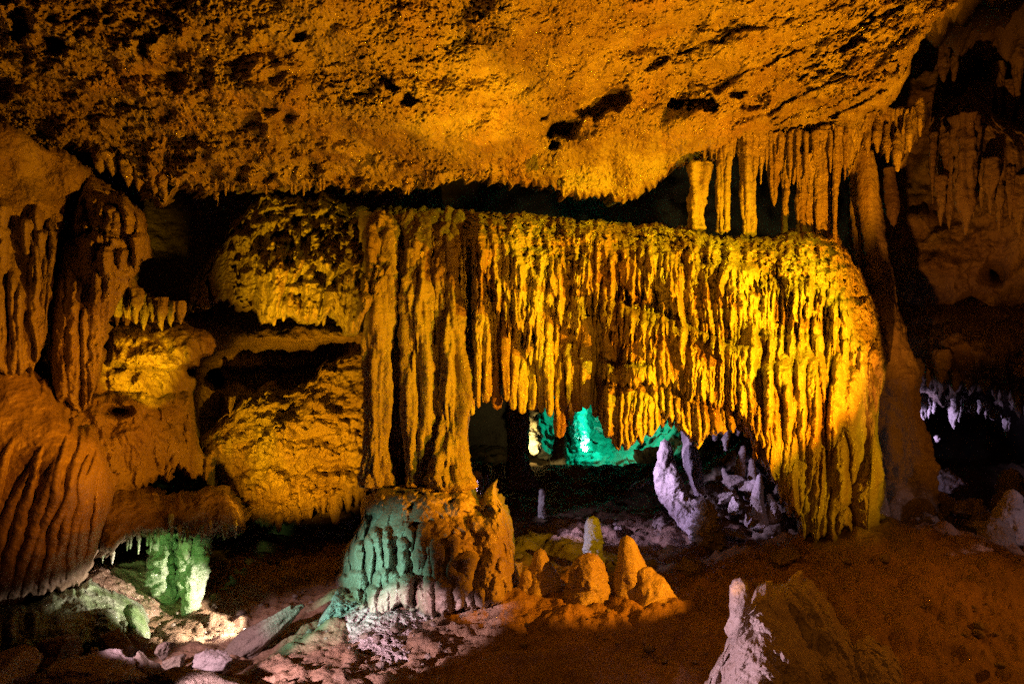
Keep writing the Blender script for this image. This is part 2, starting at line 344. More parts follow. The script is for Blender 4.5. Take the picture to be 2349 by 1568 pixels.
ceil = sheet(-260, 2330, [(-260, -260), (2330, -262)], cbot, cctrl, h_ceil, step=1.9, w=(0, 14, 0, 16), R=(0, 0.12, 0, 0.3), thick=1.6, shrink=0.15, jb=(7, 9), warp=0.012, wf=9.0)
put("ceiling", [ceil], M_CEIL, kind="structure")

# ------------------------------------------------------------------ far walls and ceiling
def h_far(px, py, xs, D, p):
    return 0.5 * fbm(p, 0.5, 4, 0.55) + 0.10 * fbm(p, 2.5, 3, 0.55, st=(1, 1, 0.3), off=5.0) + 0.04 * fbm(p, 8, 2, off=2.0)
back = sheet(-900, 3300, [(-900, -400), (3300, -400)], [(-900, 1190), (3300, 1190)],
             [(-900, 0, 12.0), (-900, 1100, 12.0), (3300, 0, 13.0), (3300, 1100, 13.0), (600, 400, 13.5), (1300, 900, 17.5), (1300, 0, 14.0), (1900, 500, 15.0), (2300, 900, 15.0)],
             h_far, step=7, thick=0.5, w=(0, 0, 0, 0), jt=(0, 0), jb=(0, 0), warp=0.05, wf=1.5)
put("far_wall", [back], M_FAR, kind="structure")
roof = np.meshgrid(np.linspace(-13, 13, 700), np.linspace(6.9, 18, 300), indexing='ij')
rp = np.stack([roof[0], roof[1], 0 * roof[0] + 5.4], -1).astype(np.float32)
rp[..., 2] += 0.35 * fbm(rp, 0.6, 4) + 0.30 * fbm(rp, 2.5, 4, 0.6) + 0.10 * (roof[1] - 7) - 0.7 * ss(1.5, 6, rp[..., 0]) * 0
put("far_ceiling", [(rp.reshape(-1, 3), grid_faces(700, 300))], M_FAR, kind="structure")

# ------------------------------------------------------------------ floor
u = np.linspace(-0.95, 0.95, 900); dd = 2.6 * (18 / 2.6) ** np.linspace(0, 1, 620)
U, Dg = np.meshgrid(u, dd, indexing='ij'); fx = U * Dg; fy = Dg
def gz(x, y):
    x = np.asarray(x, float); y = np.asarray(y, float)
    def g(cx, cy, sx, sy, a): return a * np.exp(-((x - cx) / sx) ** 2 - ((y - cy) / sy) ** 2)
    z = g(3.2, 7.0, 1.2, 0.95, 0.60) + g(3.9, 6.0, 1.3, 0.9, 0.30) + g(-0.75, 6.6, 0.9, 0.7, 0.10) + g(0.9, 6.2, 0.9, 0.6, 0.12)
    z = z - 0.12 * ss(-1.2, -2.0, x) * ss(8.2, 6.0, y) + 0.25 * ss(-3.0, -5.5, x) + g(5.0, 8.6, 1.4, 1.2, 0.35) + g(1.6, 9.5, 1.6, 0.7, 0.12) - 0.12 * ss(8, 12, y) + 0.27 * np.exp(-((y - 13.0) / 0.7) ** 2)
    return z
fz = gz(fx, fy)
fp = np.stack([fx, fy, fz], -1).astype(np.float32)
fz = fz + 0.08 * fbm(fp, 1.1, 3) + 0.04 * fbm(fp, 4, 4, 0.6) + 0.012 * fbm(fp, 14, 4, 0.6) + 0.05 * ss(0.1, 0.5, fbm(fp, 3.0, 2, off=9.0))
fp[..., 2] = fz
put("ground", [(fp.reshape(-1, 3), grid_faces(900, 620))], M_FLOOR, kind="structure")

qg = np.random.RandomState(8); GR = []
for k in range(900):
    gx_ = qg.uniform(-0.62, 0.62); gy_ = 4.4 + 5.5 * qg.rand() ** 1.5; gx_ *= gy_; sz = 0.010 + 0.035 * qg.rand() ** 4
    th_ = np.linspace(0, 2 * np.pi, 9, endpoint=False); ph_ = np.linspace(0.01, np.pi - 0.01, 7)
    A_, B_ = np.meshgrid(th_, ph_, indexing='ij'); v_ = np.stack([np.sin(B_) * np.cos(A_), np.sin(B_) * np.sin(A_), np.cos(B_) * 0.7], -1)
    v_ = v_ * (1 + 0.35 * qg.uniform(-1, 1, v_.shape[:2] + (1,)) * np.sin(B_)[..., None]) * sz
    GR.append((v_.reshape(-1, 3) + np.array([gx_, gy_, float(gz(gx_, gy_)) + sz * 0.3]), grid_faces(9, 7, True)[:, ::-1]))
put("gravel", GR, M_BOULD, kind="stuff")

# ------------------------------------------------------------------ the big stalactite curtain
ctop = [(836, 486), (930, 478), (980, 482), (1060, 488), (1200, 494), (1330, 506), (1480, 516), (1580, 524), (1650, 540), (1700, 546), (1760, 542), (1830, 532), (1880, 530),
        (1920, 545), (1955, 590), (1985, 650), (2005, 690), (2030, 745), (2046, 790)]
cbo = [(836, 1118), (1066, 1118), (1074, 900), (1110, 860), (1200, 865), (1290, 870), (1380, 880), (1450, 890), (1520, 890), (1600, 920), (1690, 935), (1730, 1010), (1760, 1060),
       (1800, 1140), (1830, 1190), (1845, 1235), (1960, 1240), (1996, 1235), (2004, 1000), (2022, 900), (2046, 800)]
yc = lambda x: float(np.interp(x, [p[0] for p in ctop], [p[1] for p in ctop]))
yb = lambda x: float(np.interp(x, [p[0] for p in cbo], [p[1] for p in cbo]))
TL = tube_list(260, 1040, 2030, lambda x: yc(x) + 70 + 60 * min(1, max(0, (x - 1600) / 250)), lambda x: yc(x) + 300, (5, 12), (110, 330), 3)
TL += tube_list(260, 1040, 2020, lambda x: yc(x) + 180, yb, (6, 15), (140, 360), 4)
TL += tube_list(60, 1380, 1900, lambda x: 760, yb, (6, 12), (120, 260), 5)
TL += tube_list(26, 1720, 2000, lambda x: 800, yb, (9, 16), (220, 420), 6, lean=-14)
TLc = tube_list(160, 940, 1700, lambda x: yc(x) + 8, lambda x: yc(x) + 110, (6, 11), (22, 60), 7)
TLs = tube_list(130, 1600, 2040, lambda x: yc(x) + 20, lambda x: yc(x) + 230, (6, 12), (20, 60), 8)
def h_curt(px, py, xs, D, p):
    h = 0.10 * fbm(p, 1.2, 3, st=(1, 1, 0.5)) + 0.05 * fbm(p, 7, 4, 0.6, st=(1, 1, 0.08), off=3.0) + 0.012 * fbm(p, 26, 3, 0.6, st=(1, 1, 0.45)) + 0.006 * fbm(p, 60, 2)
    fx = px + 26 * fbm(p, 0.9, 2, st=(1, 1, 0.6), off=44.0) + 9 * fbm(p, 4, 2, st=(1, 1, 0.3), off=41.0)
    def flute(wd, o): return np.sqrt(np.clip(np.abs(pn(np.stack([fx / wd + o, py * 0.0022 + o, 0 * px + o], -1).astype(np.float32))) * 2.2, 0, 1))
    dy_ = py - np.interp(xs, [c[0] for c in ctop], [c[1] for c in ctop])[:, None] - 60 * ss(1600, 1850, px)
    low_ = ss(25, 110, dy_ + 60 * fbm(p, 3, 2, off=66.0))
    h = h + (1 - low_) * (0.05 * fbm(p, 9, 4, 0.65, st=(1, 1, 1.6), off=67.0) - 0.03 * ss(0.2, 0.5, fbm(p, 14, 2, st=(0.7, 1, 1.8), off=68.0)))
    mod = ss(-.35, .35, fbm(p, 1.6, 3, st=(1, 1, 0.8), off=5.5)); h = h + low_ * (0.11 * flute(38, 13.3) + 0.085 * flute(17, 3.3) * mod + 0.05 * flute(8.5, 7.1) * (1.1 - mod))
    h = h + tubes_h(px, py, xs, TL, D) * (0.85 + 0.12 * fbm(p, 12, 2, off=3.3)) + 0.8 * tubes_h(px, py, xs, TLc, D, 2) + 0.6 * tubes_h(px, py, xs, TLs, D, 2)
    wob = 8 * fbm(p, 5, 2, off=8.0)
    def hem(y0, sl, am, dep, xa, xb, sd):
        X = xs[:, None]; yy = y0 + sl * (X - 1070) + am * (np.abs(n1(X * 0.045, sd)) * 2.2 + n1(X * 0.012, sd + 3) * 1.5 + np.abs(n1(X * 0.11, sd + 1)) * 0.8)
        return dep * ss(7, -2, py - yy) * ss(xa, xa + 25, px) * ss(xb, xb - 25, px)
    h += hem(590, 0.10, 55, 0.10, 1060, 1960, 1.3) + hem(690, 0.10, 60, 0.13, 1075, 1700, 5.3) + hem(800, 0.06, 50, 0.10, 1075, 1420, 9.3) + hem(880, 0.04, 50, 0.05, 1500, 1990, 7.7)
    lip = lambda e, wd: np.sqrt(np.clip(1 - (1 - np.clip(e / wd, 0, 1)) ** 2, 0, 1))
    h += 0.14 * lip(py - 768 + wob, 70) * ss(1640, 1770, px) * ss(1908, 1888, px)                     # bright shelf on the right
    h += 0.20 * lip(py - 835 + wob, 34) * ss(1372, 1400, px) * ss(1510, 1470, px)                     # small dark shelf
    h += 0.16 * lip(py - 690 + wob + (px - 1900) * 0.1, 50) * ss(1893, 1918, px)
    h += 0.30 * lip(py - 690 + wob * 2 - (px - 1420) * 0.36, 80) * ss(1385, 1450, px) * ss(1760, 1690, px)
    h += 0.10 * np.exp(-((px - 1860) / 130) ** 2 - ((py - 640) / 90) ** 2)
    h -= 0.14 * np.exp(-((px - 1310) / 60) ** 2 - ((py - 690) / 130) ** 2)
    return h
curt = sheet(836, 2046, ctop, cbo, [(836, 480, 7.55), (836, 1100, 7.4), (1040, 1100, 7.3), (1100, 520, 7.3), (1100, 900, 7.25), (1300, 520, 7.3), (1300, 900, 7.2), (1500, 560, 7.2), (1500, 900, 7.05),
             (1700, 600, 7.1), (1700, 950, 6.95), (1850, 640, 7.0), (1850, 1150, 6.95), (2000, 760, 7.15), (2000, 1200, 7.2), (1950, 600, 7.2)],
             h_curt, step=1.75, w=(70, 12, 10, 80), R=(0.42, 0.10, 0.2, 0.5), thick=0.7, shrink=0.25, jt=(3, 4), jb=(10, 12), warp=0.012, wf=12)
curtain = put("stalactite_curtain", [curt], M_CURT, label="huge yellow lit flowstone curtain of fused stalactites spanning the middle of the cave", cat="flowstone curtain")
q = np.random.RandomState(5)
tipx = [(1082, 950, 11), (1098, 938, 9), (1116, 925, 12), (1140, 944, 17), (1162, 925, 10), (1178, 938, 11), (1198, 952, 11), (1222, 944, 14), (1243, 948, 11), (1262, 960, 13),
        (1284, 1002, 19), (1304, 930, 10), (1322, 948, 14), (1346, 940, 12), (1366, 962, 12), (1392, 975, 13), (1412, 1020, 16), (1436, 1018, 15), (1458, 1006, 13), (1480, 990, 12), (1500, 972, 11),
        (1520, 968, 12), (1540, 986, 12), (1558, 990, 10), (1578, 1000, 12), (1602, 1032, 13), (1622, 990, 10), (1640, 990, 12), (1660, 995, 12), (1680, 984, 12), (1700, 990, 11), (1716, 1004, 11), (1738, 1052, 14), (1752, 1046, 10)]
for (x, y, r) in tipx:
    for k in range(3):
        xx = x + (q.uniform(-14, 14) if k else 0); r = r * q.uniform(0.75, 1.1); yy = y - (q.uniform(8, 90) if k else 0) + q.uniform(-4, 4); L = q.uniform(150, 300); d = 6.96 + q.uniform(-0.10, 0.10) + (0.06 * k) - (0.10 if x > 1380 else 0)
        lean = q.uniform(-5, 5)
        put("stalactite", [spike([(xx + lean, yy - L, d + 0.12, r * 0.9), (xx + lean * 0.4, yy - L * 0.5, d, r * 1.1), (xx, yy - 30, d, r * 0.88), (xx, yy - 8, d, r * 0.75), (xx, yy, d, r * q.uniform(0.35, 0.75))], 30, 120, 0.10, 0.60, 16, xx, 0.12, tip=0.10)], M_CURT, curtain)
# folds of drapery reaching down to the right foot
for (pts, sd) in [([(1790, 800, 6.85, 14), (1785, 950, 6.8, 14), (1770, 1050, 6.8, 12), (1778, 1062, 6.8, 7)], 1), ([(1830, 820, 6.8, 12), (1822, 950, 6.75, 15), (1800, 1060, 6.75, 14), (1792, 1100, 6.75, 8)], 2),
                  ([(1880, 840, 6.8, 14), (1860, 980, 6.72, 20), (1838, 1090, 6.72, 20), (1830, 1150, 6.72, 13), (1828, 1190, 6.72, 6)], 3), ([(1890, 900, 6.8, 14), (1880, 1000, 6.75, 18), (1868, 1090, 6.75, 12)], 4),
                  ([(1905, 700, 6.9, 15), (1908, 850, 6.85, 17), (1905, 1000, 6.85, 18), (1912, 1150, 6.85, 24), (1915, 1245, 6.9, 30)], 5), ([(1950, 720, 6.9, 16), (1945, 850, 6.9, 18), (1955, 930, 6.88, 34), (1968, 1050, 6.9, 46), (1972, 1150, 6.9, 44), (1968, 1240, 6.95, 36)], 6),
                  ([(2010, 800, 7.1, 16), (1995, 900, 7.1, 14), (2000, 1000, 7.15, 16), (2010, 1120, 7.2, 20), (2012, 1235, 7.2, 28)], 7)]:
    put("drapery_fold", [spike(pts, 40, 150, 0.10, 0.30, 11, sd * 7.0, 0.08)], M_CURT, curtain)

def lobe(top, bot, ctrl, sd, n, R_=0.30, wd=19.0, fa=0.10):
    x0, x1 = top[0][0], top[-1][0]
    T = tube_list(n, x0 + 6, x1 - 6, lambda x: float(np.interp(x, [c[0] for c in top], [c[1] for c in top])) + 14, lambda x: float(np.interp(x, [c[0] for c in bot], [c[1] for c in bot])), (6, 13), (70, 260), int(sd * 10))
    def h(px, py, xs, D, p):
        fx = px + 14 * fbm(p, 1.5, 2, off=sd)
        fl = np.sqrt(np.clip(np.abs(pn(np.stack([fx / wd + sd, py * 0.003, 0 * px + sd], -1).astype(np.float32))) * 2.2, 0, 1))
        e = ss(25, 90, py - np.interp(xs, [c[0] for c in top], [c[1] for c in top])[:, None])
        return 0.08 * fbm(p, 2, 3) + fa * fl * e + tubes_h(px, py, xs, T, D, 3) + 0.012 * fbm(p, 26, 3, 0.6) + 0.02 * fbm(p, 9, 3, 0.6)
    v = sheet(x0, x1, top, bot, ctrl, h, step=1.75, w=(55, 10, 26, 26), R=(R_, 0.06, 0.22, 0.22), thick=0.4, shrink=0.1, jt=(5, 4), jb=(8, 12), seed=sd, warp=0.01, wf=12)
    put("drapery_lobe", [v], M_CURT, curtain)
lobe([(1684, 830), (1700, 792), (1735, 776), (1790, 768), (1850, 774), (1885, 786), (1902, 815)], [(1684, 940), (1715, 985), (1735, 1052), (1768, 1060), (1790, 1110), (1815, 1160), (1830, 1192), (1850, 1140), (1880, 1080), (1902, 990)],
     [(1684, 800, 6.85), (1902, 800, 6.55), (1790, 770, 6.65), (1790, 900, 6.42), (1740, 1040, 6.78), (1830, 1180, 6.65), (1900, 1000, 6.7)], 2.2, 26, 0.40, 27.0, 0.14)
lobe([(1376, 868), (1390, 846), (1420, 838), (1465, 840), (1500, 856), (1530, 890)], [(1376, 950), (1395, 1000), (1412, 1022), (1440, 1018), (1480, 1002), (1510, 975), (1530, 960)],
     [(1376, 860, 6.85), (1530, 880, 6.85), (1450, 840, 6.85), (1450, 950, 6.68), (1420, 1015, 6.8), (1520, 970, 6.85)], 4.7, 20, 0.30)
lobe([(1892, 740), (1904, 706), (1940, 694), (1985, 704), (2018, 738), (2042, 800)], [(1892, 1225), (1915, 1245), (1935, 1215), (1965, 1240), (1990, 1235), (2004, 1010), (2020, 905), (2042, 830)],
     [(1892, 740, 6.85), (2042, 790, 7.15), (1950, 700, 6.9), (1950, 900, 6.72), (1900, 1230, 6.8), (2000, 1000, 6.9), (1970, 1200, 6.8)], 6.1, 9, 0.35, 46.0, 0.22)
lobe([(1410, 745), (1440, 715), (1480, 706), (1530, 728), (1590, 748), (1640, 778), (1690, 812), (1720, 850)], [(1410, 800), (1440, 880), (1500, 925), (1560, 975), (1602, 1012), (1640, 985), (1690, 985), (1720, 960)],
     [(1410, 750, 6.98), (1720, 850, 6.85), (1500, 710, 6.95), (1500, 850, 6.82), (1600, 900, 6.76), (1600, 1000, 6.82), (1700, 960, 6.8)], 8.3, 60, 0.32)

# ------------------------------------------------------------------ middle column group on its mound
cols = [("pale fluted limestone column, leftmost of the group on the mound", [(880, 500, 7.5, 40), (874, 560, 7.25, 36), (870, 700, 7.15, 30), (868, 900, 7.1, 30), (866, 1050, 7.1, 32), (868, 1130, 7.1, 42)]),
        ("thin dark column recessed between the leftmost and the broad middle one", [(915, 490, 7.45, 24), (915, 800, 7.4, 22), (918, 1130, 7.4, 24)]),
        ("broad rough column with a crusty knob, second from the mound's left", [(965, 500, 7.45, 42), (965, 550, 7.25, 36), (962, 700, 7.1, 34), (962, 880, 7.05, 34), (966, 1000, 7.05, 30), (968, 1130, 7.05, 34)]),
        ("orange column flaring at its foot, rightmost on the mound", [(1035, 500, 7.45, 42), (1032, 560, 7.2, 34), (1032, 700, 7.1, 34), (1040, 870, 7.0, 36), (1036, 1000, 6.98, 34), (1032, 1060, 6.95, 38), (1030, 1140, 6.9, 60)])]
for k, (lb, pts) in enumerate(cols):
    parts = [spike(pts, 80, 360, 0.08, 0.6, 9, k * 13.0 + 2, 0.12, head=0.01)]
    for j in range(9):   # fused smaller strands on the surface
        x = pts[1][0] + q.uniform(-0.7, 0.7) * pts[1][3]; a = q.uniform(520, 800); b = a + q.uniform(140, 330); r = q.uniform(7, 12)
        parts.append(spike([(x, a, pts[1][2] - 0.14, r), (x + 2, (a + b) / 2, pts[1][2] - 0.15, r * 1.1), (x, b, pts[1][2] - 0.10, r * 0.5)], 18, 80, 0.15, 0.3, 14, j * 3.0 + k, 0.12))
    put("limestone_column", parts, M_COL, label=lb, cat="column", group="columns standing on the central mound")

mt = [(768, 1345), (775, 1310), (790, 1260), (815, 1225), (835, 1190), (838, 1120), (870, 1105), (940, 1112), (1010, 1118), (1060, 1112), (1090, 1130), (1108, 1148), (1120, 1112), (1130, 1108), (1142, 1140), (1165, 1175), (1174, 1230), (1180, 1290), (1195, 1330)]
mb = [(768, 1350), (790, 1400), (860, 1420), (920, 1390), (960, 1405), (1010, 1410), (1060, 1405), (1110, 1395), (1150, 1385), (1165, 1360), (1195, 1345)]
mb_f = lambda x: float(np.interp(x, [p[0] for p in mb], [p[1] for p in mb]))
MT = tube_list(70, 775, 1050, lambda x: 1190, mb_f, (7, 14), (50, 150), 21) + tube_list(16, 1020, 1170, lambda x: 1260, lambda x: mb_f(x) + 5, (13, 20), (90, 150), 22)
MT += tube_list(30, 780, 1170, lambda x: 1290, lambda x: mb_f(x) + 20, (10, 17), (60, 130), 23)
def h_mound(px, py, xs, D, p):
    h = 0.06 * fbm(p, 2.2, 3) + 0.025 * fbm(p, 9, 3, 0.6) + 0.007 * fbm(p, 32, 3, 0.6)
    h += 1.6 * tubes_h(px, py, xs, MT, D, 5) + 0.05 * fbm(p, 5, 3, 0.6, st=(1, 1, 0.25), off=61.0)
    h -= 0.07 * ss(0.32, 0.5, fbm(p, 7, 2, off=12.0)) * ss(1300, 1200, py)
    h += 0.10 * np.exp(-((px - 1135) / 28) ** 2) * ss(1100, 1160, py)
    return h
mound = sheet(765, 1197, mt, mb, [(770, 1350, 6.9), (975, 1120, 6.75), (860, 1130, 6.95), (975, 1250, 6.4), (975, 1400, 6.2), (860, 1280, 6.5), (1100, 1180, 6.7), (1100, 1280, 6.4), (1190, 1340, 6.6), (1120, 1390, 6.35), (860, 1410, 6.25)],
              h_mound, step=1.7, w=(45, 10, 80, 60), R=(0.30, 0.15, 0.55, 0.45), thick=1.0, shrink=0.1, jt=(1.5, 1.5), jb=(6, 5))
put("flowstone_mound", [mound], M_MOUND, label="rounded dripping flowstone mound under the central columns, teal lit on one flank", cat="mound")
at_ = [(520, 1600), (560, 1565), (640, 1540), (690, 1500), (722, 1440), (745, 1395), (770, 1345), (800, 1360), (900, 1385), (1000, 1395), (1040, 1420), (1075, 1490), (1100, 1600)]
apr = sheet(520, 1100, at_, [(520, 1660), (1100, 1660)], [(520, 1600, 5.2), (1100, 1600, 5.0), (770, 1360, 6.45), (1000, 1400, 6.35), (720, 1480, 5.95), (850, 1500, 5.6), (850, 1660, 4.75), (1050, 1480, 6.0), (600, 1660, 4.9)],
            lambda px, py, xs, D, p: 0.05 * fbm(p, 2.5, 3) + 0.03 * fbm(p, 10, 4, 0.65) + 0.014 * fbm(p, 24, 3, 0.65, off=7.) + 0.012 * ss(0.1, 0.4, fbm(p, 15, 2, off=17.0)) - 0.03 * ss(0.25, 0.5, fbm(p, 12, 2, off=5.0)),
            step=1.9, w=(26, 0, 30, 60), R=(0.22, 0, 0.25, 0.35), thick=0.8, shrink=0.0, jt=(4, 3), jb=(0, 0))
put("rocky_apron", [apr], M_PALE, label="coarse pinkish white rock slope below the central mound, running to the bottom edge", cat="rock slope")

# ------------------------------------------------------------------ columns between ceiling and curtain top
up = [(1598, 395, 530, 20), (1655, 330, 535, 11), (1668, 330, 530, 8), (1712, 320, 540, 13), (1728, 322, 540, 9), (1776, 330, 470, 15), (1800, 330, 540, 10), (1838, 375, 540, 13), (1858, 330, 545, 12),
      (1880, 320, 548, 14), (1895, 310, 560, 11), (1915, 310, 575, 7), (1745, 320, 420, 9), (1820, 320, 420, 10)]
pos = ["stubby orange column at the gap's right end above the curtain", "tall thin fluted column just right of the stubby one above the curtain", "narrow strand hugging the tall thin fluted column above the curtain",
       "bright paired column over the middle of the curtain's right half", "slimmer twin of the bright paired column above the curtain", "thick hanging stalactite with a blunt end above the curtain shelf",
       "dark slender column behind the blunt hanging stalactite", "stepped column with a swollen waist above the curtain", "smooth column between the stepped one and the thickest above the curtain",
       "thickest column near the right end of the row above the curtain", "slender column fused to the thickest one above the curtain", "thinnest rightmost strand of the row above the curtain",
       "short stalactite hanging between the paired column and the blunt one", "short stalactite hanging beside the stepped column above the curtain"]
for k, (x, a, b, r) in enumerate(up):
    d = 7.3 + q.uniform(-0.12, 0.15); short = b < 500
    lean = q.uniform(-6, 10)
    put("stalactite" if short else "limestone_column", [spike([(x + lean, a - 25, d, r * 1.5), (x + lean * 0.6, a + 40, d, r), (x, (a + b) / 2, d, r * 0.9), (x, b - 40, d, r * (0.6 if short else 0.72)), (x, b - 12, d, r * (0.4 if short else 0.8)), (x, b + 4, d, r * (0.2 if short else 1.05))], 36, 150, 0.16, 0.7, 15, x, 0.15)],
        M_COL, label=pos[k], cat="stalactite" if short else "column", group="columns joining the ceiling to the curtain top")
for k in range(16):
    x = [1615, 1632, 1643, 1684, 1697, 1738, 1758, 1768, 1790, 1812, 1829, 1848, 1868, 1905, 1925, 1938][k]; b = q.uniform(350, 450)
    put("stalactite", [spike([(x, 300, 7.25, 6), (x + 1, b - 50, 7.22, 5), (x, b, 7.22, 1.2)], 14, 50, .2, .4, 14, x, .2)], M_COL, label="thin tapering straw stalactite hanging between the columns above the curtain", cat="stalactite", group="thin straws among the columns above the curtain")
fr = sheet(1560, 2130, [(1560, 340), (1700, 300), (1900, 285), (2040, 250), (2130, 240)], [(1560, 385), (1600, 372), (1650, 345), (1760, 355), (1850, 350), (1900, 360), (1935, 385), (1980, 350), (2030, 345), (2060, 385), (2090, 350), (2130, 290)],
           [(1560, 350, 7.5), (1900, 300, 7.5), (2130, 260, 8.0), (1900, 380, 7.6), (2130, 380, 8.1)], lambda px, py, xs, D, p: 0.12 * np.clip(fbm(p, 7, 4, 0.6, st=(1, 1, 0.2)), -.5, .6) + 0.02 * fbm(p, 20, 3), step=2.2, w=(0, 20, 0, 20), jb=(10, 16), thick=0.6)
fringe = put("stalactite_fringe", [fr], M_COL, label="ragged orange fringe of small stalactites along the ceiling slab's lower right edge", cat="stalactite fringe")
for x, y, r in [(1945, 375, 9), (1968, 350, 8), (1990, 360, 7), (2012, 352, 8), (2035, 375, 7), (2058, 395, 9), (2085, 350, 7), (2110, 315, 7), (1925, 400, 8), (1760, 372, 9), (1845, 365, 8)]:
    put("stalactite", [spike([(x, y - 90, 7.75, r), (x, y - 40, 7.65, r * 1.2), (x + 1, y, 7.65, r * 0.3)], 16, 50, 0.15, 0.4, 14, x)], M_COL, fringe)

# ------------------------------------------------------------------ leaning column behind and right wall
put("limestone_column", [spike([(1985, 330, 8.1, 20), (1992, 450, 8.1, 24), (2008, 560, 8.1, 24), (2018, 680, 8.1, 32), (2040, 790, 8.0, 44), (2052, 900, 8.0, 54), (2072, 1030, 8.0, 54), (2085, 1130, 7.9, 66), (2090, 1235, 7.9, 78)], 70, 330, 0.16, 0.3, 4, 31.0, 0.08),
                         spike([(1960, 350, 8.3, 10), (1965, 520, 8.3, 12), (1985, 700, 8.3, 12)], 24, 100, 0.1, 0.3, 10, 3.0),
                         spike([(2040, 380, 8.3, 12), (2045, 480, 8.3, 16), (2050, 520, 8.3, 5)], 24, 100, 0.1, 0.3, 10, 8.0)],
    M_COL, label="tall dim brown column leaning behind the curtain's right end", cat="column")
def h_rw(px, py, xs, D, p):
    h = 0.35 * fbm(p, 0.8, 4, 0.55) + 0.05 * fbm(p, 5, 4, 0.6) + 0.10 * np.clip(fbm(p, 4, 3, 0.5, st=(1, 1, 0.2), off=9.0), -.4, .6)
    h += 0.25 * ss(740, 780, py + 12 * fbm(p, 2, 2)) * ss(890, 860, py) - 0.30 * ss(610, 670, py + 10 * fbm(p, 1.5, 2)) * ss(740, 700, py)
    h -= 0.5 * np.exp(-((px - 2282) / 24) ** 2 - ((py - 628) / 20) ** 2)
    return h
rw = sheet(1950, 2750, [(1950, -200), (2750, -200)], [(1950, 860), (2100, 880), (2160, 905), (2230, 890), (2300, 905), (2400, 930), (2750, 950)],
           [(1950, 0, 10.5), (2150, 120, 10.2), (2349, 0, 9.6), (2700, 0, 7.5), (1950, 600, 9.9), (2200, 600, 9.4), (2349, 600, 8.9), (2700, 600, 7.4), (2200, 850, 8.9), (2349, 850, 8.6), (2700, 900, 7.2), (1950, 880, 9.6)],
           h_rw, step=2.6, w=(0, 30, 0, 0), R=(0, 0.5, 0, 0), thick=1.2, jb=(12, 12), warp=0.04, wf=3)
put("right_wall", [rw], M_WALL, kind="structure")
def cluster(name, lab, cat, base, spikes, mat, d, mroot=None, group=None):
    root = put(name, [base] if base else [spike([(spikes[0][0], spikes[0][1] - 10, d, 10), (spikes[0][0], spikes[0][1] + 20, d, 8)])], mat, label=lab, cat=cat, group=group)
    for k, (x, a, b, r) in enumerate(spikes):
        dj = d + 0.10 * math.sin(k * 2.3); r = r * (1.15 + 0.3 * math.sin(k * 4.1))
        put("stalactite", [spike([(x, a, dj, r * 1.15), (x + 1, a * 0.6 + b * 0.4, dj - 0.03, r), (x - 1, a * 0.2 + b * 0.8, dj, r * 0.5), (x, b, dj, r * 0.12)], 30, 90, 0.2, 0.6, 14, x * 1.3, 0.12)], mat, root)
    return root
b1 = sheet(2130, 2430, [(2130, 300), (2160, 250), (2230, 200), (2300, 280), (2430, 300)], [(2130, 400), (2160, 440), (2230, 440), (2300, 430), (2430, 440)],
           [(2130, 300, 8.9), (2430, 300, 8.5), (2130, 430, 8.8), (2430, 430, 8.4), (2230, 350, 8.6)], lambda px, py, xs, D, p: 0.13 * np.clip(fbm(p, 5.5, 3, 0.5, st=(1, 1, 0.08)), -.5, .6) + 0.01 * fbm(p, 20, 2), step=2.4, w=(60, 40, 30, 0), R=(.4, .3, .3, 0), thick=.5)
cluster("drapery_cluster", "dim brown hanging drapery of long stalactites on the upper right wall", "drapery", b1,
        [(2158, 400, 520, 9), (2178, 300, 530, 15), (2215, 260, 540, 17), (2233, 380, 500, 9), (2252, 360, 480, 11), (2272, 360, 490, 9), (2292, 400, 535, 11), (2318, 380, 505, 9), (2338, 400, 545, 10), (2140, 300, 470, 7), (2372, 380, 520, 12)], M_COL, 8.5)
cluster("drapery_cluster", "faint thin draperies crossing the dark recess at the top right corner", "drapery", None,
        [(2240, 195, 290, 9), (2215, 230, 300, 8), (2262, 190, 300, 8), (2290, 140, 300, 10), (2316, 180, 310, 9), (2165, 90, 190, 10), (2190, 120, 200, 8), (2335, 60, 240, 14)], M_COL, 9.2)
cluster("stalactite_cluster", "dark stalactites fringing the ledge low on the right wall", "stalactites", None,
        [(2105, 830, 905, 9), (2128, 830, 890, 8), (2160, 800, 880, 13), (2190, 830, 900, 12), (2222, 840, 895, 13), (2260, 850, 905, 9), (2285, 850, 920, 10), (2312, 850, 900, 8), (2340, 860, 960, 10)], M_COL, 8.6)
cluster("stalactite_cluster", "small lilac lit stalactites in the dark gap below the right wall", "stalactites", None,
        [(2098, 890, 960, 8), (2108, 900, 985, 7), (2118, 900, 975, 8), (2130, 910, 960, 6), (2142, 920, 950, 6), (2188, 905, 985, 9), (2200, 910, 970, 6), (2216, 920, 950, 6), (2232, 920, 955, 6), (2246, 915, 950, 7), (2262, 920, 960, 6), (2280, 930, 965, 9), (2310, 950, 1005, 9), (2105, 1000, 1030, 5), (2150, 1000, 1015, 6)], M_PALE, 10.6)
lw = sheet(2080, 2420, [(2080, 840), (2420, 860)], [(2080, 930), (2130, 925), (2200, 935), (2300, 930), (2420, 945)], [(2080, 850, 10.9), (2420, 850, 10.6), (2080, 930, 10.9), (2420, 940, 10.6)], h_far, step=4, thick=0.6, jb=(8, 10))
put("rock_ledge", [lw], M_FAR, label="rough rock ledge the lilac stalactites hang from", cat="rock ledge")

